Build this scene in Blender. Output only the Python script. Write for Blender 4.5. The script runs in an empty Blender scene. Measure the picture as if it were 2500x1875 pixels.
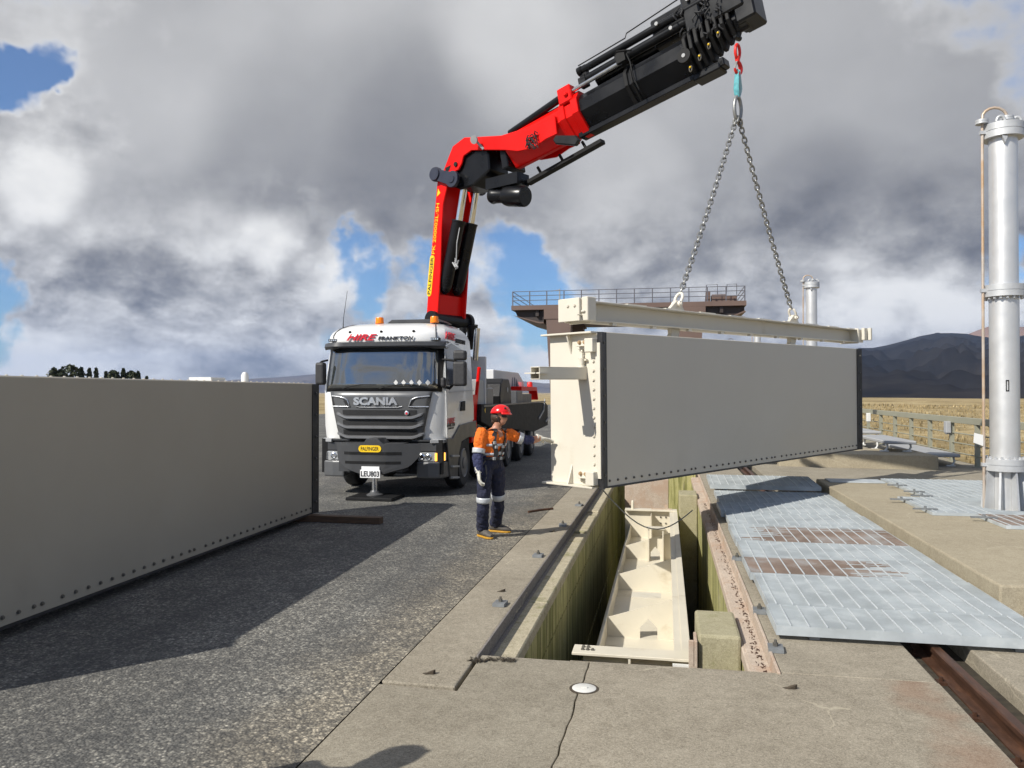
import bpy, bmesh, math, random
from mathutils import Vector, Matrix, noise as mnoise
random.seed(7)
scene = bpy.context.scene
col = scene.collection
R = math.radians

# ------------------------------------------------------------------ camera
F = 1900.0; CAMH = 1.96; CXP = 1250.0; CYP = 937.5
YAW = math.atan(375.0 / F); PIT = math.atan(19.5 / F)
cd = bpy.data.cameras.new('camera'); cam = bpy.data.objects.new('camera', cd); col.objects.link(cam)
cd.sensor_width = 36.0; cd.lens = F / 2500.0 * 36.0
cd.clip_start = 0.05; cd.clip_end = 60000
cam.location = (0, 0, CAMH); cam.rotation_euler = (R(90) + PIT, 0, YAW)
scene.camera = cam
SY, CY_ = math.sin(YAW), math.cos(YAW)

# pixel of the photograph -> direction / point (x across the road, y along it, z up, metres)
def ray(x, y):
    a = (x - CXP) / F; b = (CYP - y) / F
    f = math.cos(PIT) - b * math.sin(PIT); u = math.sin(PIT) + b * math.cos(PIT)
    return Vector((a * CY_ - f * SY, a * SY + f * CY_, u))
def gnd(x, y, z=0.0):
    r = ray(x, y); t = (z - CAMH) / r.z
    return Vector((r.x * t, r.y * t, z))
def atV(x, y, v):
    r = ray(x, y); t = v / r.y
    return Vector((r.x * t, v, CAMH + r.z * t))
def atU(x, y, u):
    r = ray(x, y); t = u / r.x
    return Vector((u, r.y * t, CAMH + r.z * t))
def atd(x, y, d):
    r = ray(x, y)
    return Vector((r.x * d, r.y * d, CAMH + r.z * d))
def onplane(x, y, O, e):
    r = ray(x, y); n = (-e[1], e[0])
    t = (O[0] * n[0] + O[1] * n[1]) / (r.x * n[0] + r.y * n[1])
    return ((r.x * t - O[0]) * e[0] + (r.y * t - O[1]) * e[1], CAMH + r.z * t)

# ------------------------------------------------------------------ node helpers
class NT:
    def __init__(s, nt): s.nt = nt
    def n(s, t, **kw):
        nd = s.nt.nodes.new(t)
        for k, v in kw.items(): setattr(nd, k, v)
        return nd
    def put(s, sock, v):
        if isinstance(v, bpy.types.NodeSocket): s.nt.links.new(v, sock)
        elif v is not None: sock.default_value = v
    def m(s, op, a, b=None, c=None, clamp=False):
        nd = s.n('ShaderNodeMath', operation=op); nd.use_clamp = clamp
        s.put(nd.inputs[0], a); s.put(nd.inputs[1], b)
        if c is not None: s.put(nd.inputs[2], c)
        return nd.outputs[0]
    def vm(s, op, a, b=None, scale=None):
        nd = s.n('ShaderNodeVectorMath', operation=op)
        s.put(nd.inputs[0], a); s.put(nd.inputs[1], b)
        if scale is not None: s.put(nd.inputs[3], scale)
        return nd.outputs[1] if op in ('DOT_PRODUCT', 'LENGTH', 'DISTANCE') else nd.outputs[0]
    def noise(s, vec, scale, detail=4, rough=.5, dist=0, dims='3D'):
        nd = s.n('ShaderNodeTexNoise', noise_dimensions=dims)
        s.put(nd.inputs['Vector'], vec); s.put(nd.inputs['Scale'], scale)
        nd.inputs['Detail'].default_value = detail; nd.inputs['Roughness'].default_value = rough
        nd.inputs['Distortion'].default_value = dist
        return nd.outputs[0]
    def vor(s, vec, scale, feat='F1'):
        nd = s.n('ShaderNodeTexVoronoi', feature=feat)
        s.put(nd.inputs['Vector'], vec); nd.inputs['Scale'].default_value = scale
        return nd
    def ramp(s, fac, stops, interp='LINEAR'):
        nd = s.n('ShaderNodeValToRGB'); cr = nd.color_ramp; cr.interpolation = interp
        while len(cr.elements) < len(stops): cr.elements.new(.5)
        for el, (p, c) in zip(cr.elements, stops):
            el.position = p
            el.color = (c, c, c, 1) if isinstance(c, (int, float)) else (*c, 1)
        s.put(nd.inputs[0], fac); return nd.outputs[0]
    def mix(s, fac, a, b, mode='MIX'):
        nd = s.n('ShaderNodeMix', data_type='RGBA', blend_type=mode)
        s.put(nd.inputs[0], fac)
        for i, v in ((6, a), (7, b)):
            if isinstance(v, (tuple, list)) and len(v) == 3: v = (*v, 1)
            s.put(nd.inputs[i], v)
        return nd.outputs[2]
    def mr(s, v, a, b, c=0., d=1., smooth=True):
        nd = s.n('ShaderNodeMapRange', interpolation_type='SMOOTHSTEP' if smooth else 'LINEAR')
        s.put(nd.inputs[0], v)
        for i, q in zip((1, 2, 3, 4), (a, b, c, d)): s.put(nd.inputs[i], q)
        return nd.outputs[0]

# ------------------------------------------------------------------ sun, sky, exposure
SUN_EL = R(39.0)
SD = Vector((0.67, 0.742, 0)).normalized()                    # the way shadows fall
sun_to = Vector((-SD.x * math.cos(SUN_EL), -SD.y * math.cos(SUN_EL), math.sin(SUN_EL)))
ld = bpy.data.lights.new('sun', 'SUN'); ld.energy = 5.0; ld.angle = R(0.5); ld.color = (1.0, .955, .87)
so = bpy.data.objects.new('sun', ld); col.objects.link(so)
so.rotation_euler = (-sun_to).to_track_quat('-Z', 'Y').to_euler(); so.location = (-20, -20, 30)

w = bpy.data.worlds.new('World'); scene.world = w; w.use_nodes = True
T = NT(w.node_tree); w.node_tree.nodes.clear()
sky = T.n('ShaderNodeTexSky', sky_type='NISHITA'); sky.sun_disc = False
sky.sun_elevation = SUN_EL; sky.sun_rotation = math.atan2(sun_to.x, sun_to.y)
sky.altitude = 400; sky.air_density = 1.0; sky.dust_density = .3; sky.ozone_density = 2.2
bg1 = T.n('ShaderNodeBackground'); bg1.inputs[1].default_value = .086
T.put(bg1.inputs[0], T.mix(1.0, sky.outputs[0], (.60, .88, 1.18), 'MULTIPLY'))
tc = T.n('ShaderNodeTexCoord'); dirv = T.vm('NORMALIZE', tc.outputs['Generated'])
sp = T.n('ShaderNodeSeparateXYZ'); T.put(sp.inputs[0], dirv)
wz = T.n('ShaderNodeTexNoise'); T.put(wz.inputs['Vector'], dirv); wz.inputs['Scale'].default_value = 5.0; wz.inputs['Detail'].default_value = 5; wz.inputs['Roughness'].default_value = .6
warp = T.vm('SCALE', T.vm('SUBTRACT', wz.outputs['Color'], (.5, .5, .5)), scale=.30)
wz2 = T.n('ShaderNodeTexNoise'); T.put(wz2.inputs['Vector'], dirv); wz2.inputs['Scale'].default_value = 3.2; wz2.inputs['Detail'].default_value = 2.0; wz2.inputs['Roughness'].default_value = .4
dirs = T.vm('NORMALIZE', T.vm('ADD', dirv, T.vm('SCALE', T.vm('SUBTRACT', wz2.outputs['Color'], (.5, .5, .5)), scale=.22)))
dirw = T.vm('NORMALIZE', T.vm('ADD', dirv, warp))
elev = T.m('MAXIMUM', sp.outputs[2], -.02)
lowf = T.mr(elev, .0, .45)                                   # clouds look smaller and flatter towards the horizon
mp = T.n('ShaderNodeMapping'); mp.inputs['Scale'].default_value = (1, 1, 1.35); mp.inputs['Rotation'].default_value = (.0, .0, .63); mp.inputs['Location'].default_value = (.37, 1.21, .53); T.put(mp.inputs[0], dirv)
P = mp.outputs[0]
scl = T.m('SUBTRACT', 5.4, T.m('MULTIPLY', lowf, 2.6))
n1 = T.noise(P, 3.6, 8, .58)
n1s = T.noise(T.vm('ADD', P, (-.022, -.024, .05)), 3.6, 4, .56)
n2 = T.noise(T.vm('ADD', P, (3.1, 7.7, 1.3)), 2.1, 3, .45)
nb = T.noise(T.vm('ADD', P, (8.1, 2.7, 4.3)), 9.0, 7, .60)
nbs = T.noise(T.vm('ADD', P, (8.1 - .012, 2.7 - .013, 4.3 + .03)), 9.0, 6, .60)
nf = T.noise(P, 26, 4, .6)
mpl = T.n('ShaderNodeMapping'); mpl.inputs['Scale'].default_value = (1, 1, 2.1); mpl.inputs['Rotation'].default_value = (.0, .0, 1.1); mpl.inputs['Location'].default_value = (2.37, .71, .33); T.put(mpl.inputs[0], dirv); PL = T.vm('ADD', mpl.outputs[0], T.vm('SCALE', warp, scale=.35))
nl = T.noise(PL, 7.5, 8, .60); nls = T.noise(T.vm('ADD', PL, (-.01, -.01, .07)), 7.5, 7, .60)
low = T.mr(elev, .08, .22, 1.0, 0.0)
def blob(px, py, rad, amp, dv=None):
    d = ray(px, py).normalized()
    return T.m('MULTIPLY', T.mr(T.vm('DOT_PRODUCT', dv or dirw, tuple(d)), math.cos(R(rad)), 1.0 - (1 - math.cos(R(rad))) * .10), amp)
def total(lst, dv=None):
    s_ = None
    for b in lst:
        v = blob(*b, dv); s_ = v if s_ is None else T.m('ADD', s_, v)
    return s_
cover = total([(60, 180, 3.4, -.27), (150, 110, 2.4, -.15), (10, 775, 2.5, -.14), (760, 550, 4.5, -.20), (560, 510, 2.8, -.16), (980, 590, 5, -.22), (1200, 650, 5, -.25),
               (1450, 690, 5.5, -.22), (1650, 700, 3.5, -.14), (2450, 650, 3.5, -.25), (1310, 800, 4, -.16), (880, 690, 4, -.2),
               (900, 250, 18, .28), (1700, 330, 19, .30), (2150, 560, 10, .22), (250, 560, 9, .14), (420, 850, 10, .18), (2250, 790, 9, .16), (130, 330, 4, .16), (620, 660, 5, .2)])
behind = T.mr(T.vm('DOT_PRODUCT', dirv, tuple(Vector((.45, -.85, .3)).normalized())), -.25, .55)
dens = T.m('ADD', T.m('ADD', n1, T.m('ADD', T.m('MULTIPLY', T.m('SUBTRACT', nb, .5), .28), T.m('MULTIPLY', T.m('SUBTRACT', nf, .5), .08))), T.m('ADD', cover, T.m('SUBTRACT', .075, T.m('MULTIPLY', behind, .10))))
dens = T.m('ADD', dens, T.m('MULTIPLY', low, T.m('MULTIPLY', T.m('SUBTRACT', nl, .42), .45)))
mask = T.mr(dens, .40, .58, .06, 1.0)
tone = total([(850, 350, 10, -.13), (1050, 430, 8, -.11), (2050, 590, 8, -.13), (1850, 520, 8, -.08), (2400, 570, 8, -.12), (300, 690, 5, -.14), (560, 730, 4, -.12), (90, 640, 5, -.10), (760, 720, 3, -.08), (300, 830, 4, -.04),
              (1260, 130, 7, .14), (110, 330, 4, .34), (60, 470, 5, .12), (560, 610, 5, .28), (660, 570, 3.5, .24), (200, 470, 5, .12), (700, 650, 3, .18), (120, 800, 4, .10), (500, 830, 5, .10), (1480, 430, 6, .12), (1850, 690, 6, .06),
              (2200, 790, 6, .24), (2050, 800, 4, .2), (2350, 830, 4, .2), (250, 900, 6, .12), (850, 745, 4, .2), (1380, 830, 5, .24), (1000, 30, 16, .10), (1900, 60, 14, .06), (300, 120, 8, .12), (1560, 120, 8, .03), (700, 120, 9, .03)], dirs)
amp = T.m('ADD', T.mr(elev, .15, .29, .85, .08), blob(110, 330, 5, .7))
lit = T.m('MULTIPLY', amp, T.m('ADD', T.m('MULTIPLY', T.m('SUBTRACT', n1, n1s), 1.0), T.m('MULTIPLY', T.m('SUBTRACT', nb, nbs), 1.15)))
lit = T.m('ADD', lit, T.m('MULTIPLY', low, T.m('MULTIPLY', T.m('SUBTRACT', nl, nls), 1.5)))
edge = T.m('MULTIPLY', T.m('SUBTRACT', 1.0, T.mr(dens, .44, .68)), .26)
br = T.m('ADD', T.m('ADD', T.m('ADD', .485, T.m('MULTIPLY', T.mr(elev, .02, .20, 1., 0.), .12)), tone), T.m('ADD', lit, edge))
br = T.m('ADD', br, T.m('MULTIPLY', T.m('SUBTRACT', n2, .5), .16))
br = T.m('ADD', br, T.m('MULTIPLY', T.m('MULTIPLY', amp, T.m('SUBTRACT', nf, .5)), .06))
ccol = T.ramp(br, [(0.0, (.11, .115, .135)), (.22, (.20, .205, .225)), (.40, (.345, .347, .36)), (.62, (.58, .58, .585)), (.85, (.86, .86, .855)), (1.0, (.97, .965, .95))])
ccol = T.mix(T.m('MULTIPLY', low, .5), ccol, T.mix(1.0, ccol, (.97, .99, 1.02), 'MULTIPLY'))
bg2 = T.n('ShaderNodeBackground'); bg2.inputs[1].default_value = .80; T.put(bg2.inputs[0], ccol)
ms = T.n('ShaderNodeMixShader'); T.put(ms.inputs[0], mask); T.put(ms.inputs[1], bg1.outputs[0]); T.put(ms.inputs[2], bg2.outputs[0])
wo = T.n('ShaderNodeOutputWorld'); T.put(wo.inputs[0], ms.outputs[0])

scene.view_settings.view_transform = 'Standard'; scene.view_settings.look = 'None'
scene.view_settings.exposure = 0.25; scene.view_settings.gamma = 1.0
scene.view_settings.use_curve_mapping = False
scene.render.resolution_x = 1024; scene.render.resolution_y = 768

# ------------------------------------------------------------------ materials
MATS = {}
def pm(name, c, rough=.5, metal=0., var=.12, scale=3., bump=0., bscale=40., spec=.5, dirt=None, dscale=1.2, damt=.5, stretch=None, emit=None, coat=0., bdist=.01):
    """plain procedural material: base colour with mottling, optional dirt and bump"""
    m = bpy.data.materials.new(name); m.use_nodes = True
    N = NT(m.node_tree); b = m.node_tree.nodes['Principled BSDF']
    t = N.n('ShaderNodeTexCoord'); vec = t.outputs['Object']
    if stretch:
        mp = N.n('ShaderNodeMapping'); mp.inputs['Scale'].default_value = stretch; N.put(mp.inputs[0], vec); vec = mp.outputs[0]
    nz = N.noise(vec, scale, 5, .6)
    lo = tuple(max(0, v * (1 - var)) for v in c); hi = tuple(min(1, v * (1 + var)) for v in c)
    cc = N.ramp(nz, [(.3, lo), (.7, hi)])
    if dirt:
        dz = N.noise(vec, dscale, 8, .65, .3)
        cc = N.mix(N.mr(dz, 1 - damt - .1, 1 - damt + .15), cc, dirt)
    N.put(b.inputs['Base Color'], cc)
    N.put(b.inputs['Roughness'], N.ramp(nz, [(.3, max(0, rough - .06)), (.7, min(1, rough + .06))]))
    b.inputs['Metallic'].default_value = metal
    b.inputs['Specular IOR Level'].default_value = spec
    b.inputs['Coat Weight'].default_value = coat
    if bump:
        bn = N.n('ShaderNodeBump'); bn.inputs['Strength'].default_value = bump; bn.inputs['Distance'].default_value = bdist
        N.put(bn.inputs['Height'], N.noise(t.outputs['Object'], bscale, 6, .6)); N.put(b.inputs['Normal'], bn.outputs[0])
    if emit:
        b.inputs['Emission Color'].default_value = (*emit[0], 1); b.inputs['Emission Strength'].default_value = emit[1]
    MATS[name] = m; return m

def chipseal():
    m = bpy.data.materials.new('chip_seal'); m.use_nodes = True; N = NT(m.node_tree); b = m.node_tree.nodes['Principled BSDF']
    v = N.n('ShaderNodeTexCoord').outputs['Object']
    v1 = N.vor(v, 60); v2 = N.vor(N.vm('ADD', v, (5, 3, 1)), 27)
    stone = N.ramp(v1.outputs['Color'], [(.0, (.13, .13, .122)), (.35, (.24, .233, .21)), (.65, (.38, .365, .32)), (1, (.62, .585, .50))])
    hol = N.mr(v2.outputs['Distance'], .30, .62)
    gap = N.mr(v1.outputs['Distance'], .28, .55)
    c = N.mix(N.m('MULTIPLY', gap, .45), stone, (.028, .028, .028))
    big = N.noise(v, .55, 6, .62, .4); mid = N.noise(v, 3.5, 5, .6)
    c = N.mix(N.m('MULTIPLY', hol, .50), c, (.03, .03, .031))
    worn = N.mr(N.m('ADD', N.m('MULTIPLY', big, .7), N.m('MULTIPLY', mid, .3)), .42, .60)
    c = N.mix(N.m('MULTIPLY', N.m('SUBTRACT', 1., worn), .50), c, (.05, .051, .052))
    sx_ = N.n('ShaderNodeSeparateXYZ'); N.put(sx_.inputs[0], v)
    ed_ = N.mr(N.m('ADD', sx_.outputs[0], N.m('MULTIPLY', N.m('SUBTRACT', N.noise(v, 1.6, 5, .65), .5), .9)), -2.75, -2.0)
    c = N.mix(N.m('MULTIPLY', ed_, .5), c, N.mix(1.0, c, (1.75, 1.55, 1.25), 'MULTIPLY'))
    mpt = N.n('ShaderNodeMapping'); mpt.inputs['Scale'].default_value = (1.5, .10, 1); N.put(mpt.inputs[0], v)
    c = N.mix(N.m('MULTIPLY', N.mr(N.noise(mpt.outputs[0], 1.0, 4, .55), .50, .66), .30), c, (.05, .05, .051))
    wr = N.noise(N.vm('ADD', v, (7, 7, 7)), 7.5, 5, .6, 1.5); c = N.mix(N.m('MULTIPLY', N.mr(wr, .50, .62), .42), c, (.055, .056, .056))
    N.put(b.inputs['Base Color'], c); b.inputs['Roughness'].default_value = .8; b.inputs['Specular IOR Level'].default_value = .3
    bn = N.n('ShaderNodeBump'); bn.inputs['Strength'].default_value = .7; bn.inputs['Distance'].default_value = .008
    h = N.m('ADD', N.m('SUBTRACT', 1., v1.outputs['Distance']), N.m('MULTIPLY', v2.outputs['Distance'], -.8))
    N.put(bn.inputs['Height'], h); N.put(b.inputs['Normal'], bn.outputs[0])
    MATS['chip'] = m
chipseal()

def concrete(name, lo, hi, moss=0., rust=None, streak=False, dark=(.10, .085, .06), railstain=False):
    m = bpy.data.materials.new(name); m.use_nodes = True; N = NT(m.node_tree); b = m.node_tree.nodes['Principled BSDF']
    v = N.n('ShaderNodeTexCoord').outputs['Object']
    big = N.noise(v, .9, 7, .62, .3); mid = N.noise(v, 9, 6, .65, .8); fine = N.noise(v, 75, 4, .7, 1.2); fine2 = N.noise(N.vm('ADD', v, (4, 9, 2)), 38, 5, .7, 2.5)
    f = N.m('ADD', N.m('MULTIPLY', big, .16), N.m('ADD', N.m('MULTIPLY', mid, .16), N.m('ADD', N.m('MULTIPLY', fine, .42), N.m('MULTIPLY', fine2, .36))))
    md = tuple((a + c_) / 2 for a, c_ in zip(lo, hi))
    c = N.ramp(f, [(.45, lo), (.55, md), (.65, hi)])
    spk = N.mr(N.noise(v, 130, 2, .5), .66, .74); c = N.mix(N.m('MULTIPLY', spk, .5), c, tuple(min(1, x * 1.6) for x in hi))
    pit = N.mr(fine2, .33, .27); c = N.mix(N.m('MULTIPLY', pit, .75), c, dark)
    st = N.mr(N.noise(N.vm('ADD', v, (1, 5, 2)), .45, 8, .7, .6), .56, .70); c = N.mix(N.m('MULTIPLY', st, .22), c, dark)
    ed = N.n('ShaderNodeTexVoronoi', feature='DISTANCE_TO_EDGE'); ed.inputs['Scale'].default_value = .85; N.put(ed.inputs['Vector'], N.vm('ADD', v, N.vm('SCALE', N.n('ShaderNodeTexNoise').outputs['Color'], scale=.0)))
    wv = N.n('ShaderNodeTexNoise'); wv.inputs['Scale'].default_value = 5; wv.inputs['Detail'].default_value = 6; N.put(wv.inputs['Vector'], v)
    N.put(ed.inputs['Vector'], N.vm('ADD', v, N.vm('SCALE', wv.outputs['Color'], scale=.16)))
    ck = N.m('MULTIPLY', N.mr(ed.outputs['Distance'], .007, .002), N.mr(N.noise(v, 1.1, 3), .52, .60))
    c = N.mix(N.m('MULTIPLY', ck, .55), c, (.46, .41, .31))
    if streak:
        mp = N.n('ShaderNodeMapping'); mp.inputs['Scale'].default_value = (5, 5, .35); N.put(mp.inputs[0], v)
        s1 = N.noise(mp.outputs[0], 1.6, 7, .65, .2)
        c = N.mix(N.m('MULTIPLY', N.mr(s1, .42, .62), .9), c, (.15, .152, .045))
        s2 = N.noise(N.vm('ADD', mp.outputs[0], (3, 8, 5)), 2.1, 6, .6)
        c = N.mix(N.m('MULTIPLY', N.mr(s2, .56, .68), .8), c, (.03, .028, .015))
        s3 = N.noise(N.vm('ADD', mp.outputs[0], (8, 1, 9)), 2.6, 6, .6)
        c = N.mix(N.m('MULTIPLY', N.mr(s3, .60, .70), .65), c, (.36, .31, .22))
    if railstain:
        sx_ = N.n('ShaderNodeSeparateXYZ'); N.put(sx_.inputs[0], v)
        off = N.m('ADD', sx_.outputs[0], N.m('MULTIPLY', N.m('SUBTRACT', N.noise(v, 2.5, 6, .65), .5), .55))
        k_ = N.m('MULTIPLY', N.mr(off, 1.32, 1.56), N.mr(off, 1.80, 1.64))
        c = N.mix(N.m('MULTIPLY', N.m('MULTIPLY', k_, N.mr(N.noise(v, 1.2, 4), .38, .55)), .42), c, (.24, .125, .075))
    if moss:
        mz = N.noise(v, 6, 7, .7, .5); c = N.mix(N.m('MULTIPLY', N.mr(mz, .52, .66), moss), c, (.17, .17, .06))
    if rust:
        rz = N.noise(v, 2.2, 7, .7, .4); c = N.mix(N.m('MULTIPLY', N.mr(rz, .45, .62), .8), c, rust)
    N.put(b.inputs['Base Color'], c); b.inputs['Roughness'].default_value = .88; b.inputs['Specular IOR Level'].default_value = .25
    bn = N.n('ShaderNodeBump'); bn.inputs['Strength'].default_value = .55; bn.inputs['Distance'].default_value = .008
    N.put(bn.inputs['Height'], N.m('ADD', fine2, N.m('MULTIPLY', fine, .6))); N.put(b.inputs['Normal'], bn.outputs[0])
    MATS[name] = m
concrete('deck', (.165, .142, .105), (.40, .357, .28))
concrete('deck3', (.165, .142, .105), (.40, .357, .28), railstain=True)
concrete('deck2', (.155, .134, .10), (.36, .325, .255))
concrete('kerbc', (.235, .198, .138), (.42, .37, .27))
concrete('ledgec', (.24, .21, .14), (.55, .49, .36), moss=.6)
concrete('pitc', (.30, .285, .11), (.50, .47, .23), streak=True)
concrete('pillarc', (.24, .215, .13), (.42, .385, .26), moss=.35)
concrete('rusty', (.33, .26, .205), (.58, .49, .40), rust=(.42, .30, .22))
concrete('oldsteel', (.12, .11, .10), (.28, .255, .235))

pm('cream', (.62, .58, .49), .42, var=.03, scale=2, dirt=(.53, .475, .365), dscale=1.6, damt=.32, bump=.05, bscale=25)
pm('cream_skin_deep_shade', (.325, .298, .245), .38, var=.05, scale=.8, dirt=(.30, .272, .22), dscale=.9, damt=.30)  # same paint again, darkened further: shade on the road gate's face in the colour
pm('cream_skin_shade', (.50, .465, .395), .38, var=.035, scale=.7, dirt=(.475, .44, .37), dscale=.9, damt=.30)  # cream darkened so the colour carries the shade on the hanging gate's face
pm('cream_pit', (.60, .555, .45), .5, var=.04, scale=3, dirt=(.42, .36, .25), dscale=2.2, damt=.36)
pm('rubber', (.022, .022, .024), .45, var=.5, scale=6, dirt=(.085, .085, .083), dscale=4, damt=.35, bump=.2, bscale=20)
pm('boltgrey', (.16, .15, .13), .45, .5, var=.3, scale=30)
pm('boltcream', (.62, .57, .48), .45, var=.15, scale=30)
pm('boltrust', (.36, .24, .13), .6, var=.3, scale=30)
pm('white', (.70, .70, .69), .2, var=.02, scale=1, coat=.4, dirt=(.66, .645, .61), dscale=2.6, damt=.30)
pm('whitem', (.66, .66, .64), .4, var=.05, scale=3)
pm('dgrey', (.052, .053, .056), .36, var=.08, scale=4)
pm('mgrey', (.11, .112, .116), .35, .2, var=.06, scale=4)
pm('mgrey2', (.17, .172, .178), .36, .25, var=.08, scale=5)
pm('galvrust', (.235, .175, .14), .7, .05, var=.25, scale=2.5, dirt=(.34, .33, .32), dscale=2.2, damt=.45, bump=.1, bscale=60)
pm('lgrey', (.33, .335, .34), .45, var=.06, scale=3)
pm('black', (.011, .011, .012), .38, var=.2, scale=3, spec=.3)
pm('bootblack', (.03, .029, .03), .55, var=.3, scale=20)
pm('blackmatt', (.013, .013, .0135), .6, var=.3, scale=8, spec=.18)
pm('boomblack', (.006, .0065, .008), .30, var=.2, scale=2, spec=.28)
pm('mesh', (.012, .012, .013), .7, var=.6, scale=260, bump=.6, bscale=260)
pm('chrome', (.75, .76, .78), .16, 1., var=.04, scale=8)
pm('emblem', (.70, .71, .73), .28, .85, var=.04, scale=8)
pm('red', (.72, .006, .004), .34, var=.04, scale=1.5, spec=.22)
pm('redtext', (.60, .012, .03), .4, var=.02)
pm('blacktext', (.012, .012, .016), .4, var=.02)
pm('yellow', (.85, .55, .01), .4, var=.03)
pm('whitetext', (.82, .82, .82), .4, var=.02)
pm('navydark', (.022, .026, .045), .4, var=.1, scale=5)
pm('amber', (.95, .22, .006), .25, var=.08, scale=20)
pm('galv', (.42, .455, .47), .50, .15, var=.16, scale=2.5, dirt=(.52, .55, .56), dscale=5, damt=.42, bump=.1, bscale=60)
pm('galvd', (.19, .20, .205), .55, .2, var=.25, scale=5)
pm('galvtip', (.55, .58, .59), .5, .25, var=.2, scale=20)
pm('chainsteel', (.30, .30, .29), .42, .6, var=.25, scale=14)
pm('shackle', (.66, .62, .54), .45, var=.1, scale=10)
pm('silver', (.66, .66, .655), .42, .6, var=.05, scale=3, dirt=(.52, .525, .53), dscale=2.5, damt=.3)
pm('silverflat', (.50, .51, .52), .48, .35, var=.1, scale=5)
pm('pipe', (.50, .44, .38), .45, .3, var=.12, scale=4, dirt=(.46, .30, .17), dscale=1.2, damt=.5)
pm('rail', (.085, .042, .026), .5, .4, var=.4, scale=6, stretch=(4, .7, 4), dirt=(.16, .075, .04), dscale=5, damt=.4, bump=.15, bscale=60)
pm('soil', (.035, .028, .018), .95, var=.5, scale=18, bump=.6, bscale=50)
pm('brown', (.135, .088, .070), .55, var=.08, scale=.5)
pm('brown_shade', (.035, .025, .022), .6, var=.1, scale=.5)  # gantry brown darkened to stand for the shade under its deck
pm('handrail', (.13, .13, .15), .5, .4, var=.1)
pm('fence', (.27, .265, .20), .55, var=.06, scale=2)
pm('wood', (.085, .048, .026), .7, var=.35, scale=5, stretch=(1, 8, 8), bump=.2, bscale=30)
pm('skin', (.42, .20, .125), .5, var=.08, scale=20)
pm('hair', (.045, .025, .015), .6, var=.4, scale=60, bump=.5, bscale=120)
pm('orange', (.84, .17, .010), .8, var=.14, scale=9, bump=.8, bscale=15, bdist=.05)
pm('navy', (.015, .018, .042), .85, var=.3, scale=9, bump=.8, bscale=14, bdist=.05)
pm('navysleeve', (.032, .038, .10), .85, var=.25, scale=9, bump=.9, bscale=18, bdist=.05)
pm('reflective', (.50, .52, .54), .4, .1, var=.08, scale=20)
pm('glove', (.62, .60, .53), .8, var=.12, scale=30, bump=.4, bscale=60)
pm('glovedark', (.20, .19, .165), .8, var=.25, scale=30)
pm('helmet', (.72, .010, .012), .2, var=.02, coat=.2)
pm('strap', (.018, .018, .02), .7, var=.3, scale=40)
pm('bootgrey', (.09, .08, .07), .7, var=.25, scale=30)
pm('bootsole', (.46, .24, .02), .6, var=.1, scale=30)
pm('teal', (.10, .36, .40), .7, var=.25, scale=20, bump=.3, bscale=60)
pm('tealpale', (.42, .60, .62), .7, var=.15, scale=20, bump=.3, bscale=60)
pm('hookred', (.72, .02, .012), .35, var=.05)
pm('bark', (.05, .035, .022), .9, var=.3)
pm('leaf', (.030, .042, .018), .7, var=.45, scale=1.2)
pm('leaf2', (.045, .055, .022), .7, var=.4, scale=1.2)
pm('stain', (.055, .042, .028), .95, var=.4, scale=20)
pm('disc', (.62, .61, .57), .5, var=.06, scale=20)
pm('tyre', (.016, .016, .017), .75, var=.3, scale=20, bump=.3, bscale=40)
pm('glassblue', (.10, .16, .17), .06, var=.1)
pm('lamp', (.75, .77, .78), .08, .7, var=.15, scale=14)
pm('lampon', (1., .55, .08), .3, emit=((1., .42, .05), 2.0))
pm('greycloth', (.08, .08, .085), .8, var=.2)
def glass(name, base, rough=.02, ior=1.9):
    m = bpy.data.materials.new(name); m.use_nodes = True; b = m.node_tree.nodes['Principled BSDF']
    N = NT(m.node_tree); v = N.n('ShaderNodeTexCoord').outputs['Object']
    N.put(b.inputs['Base Color'], N.ramp(N.noise(v, 1.5, 3), [(.3, base), (.7, tuple(x * 1.3 for x in base))]))
    b.inputs['Roughness'].default_value = rough; b.inputs['IOR'].default_value = ior
    MATS[name] = m
glass('windscreen', (.022, .026, .027), .015, 2.9)
glass('sideglass', (.012, .014, .016), .03, 1.6)
glass('water', (.006, .009, .011), .12, 1.33)
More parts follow.
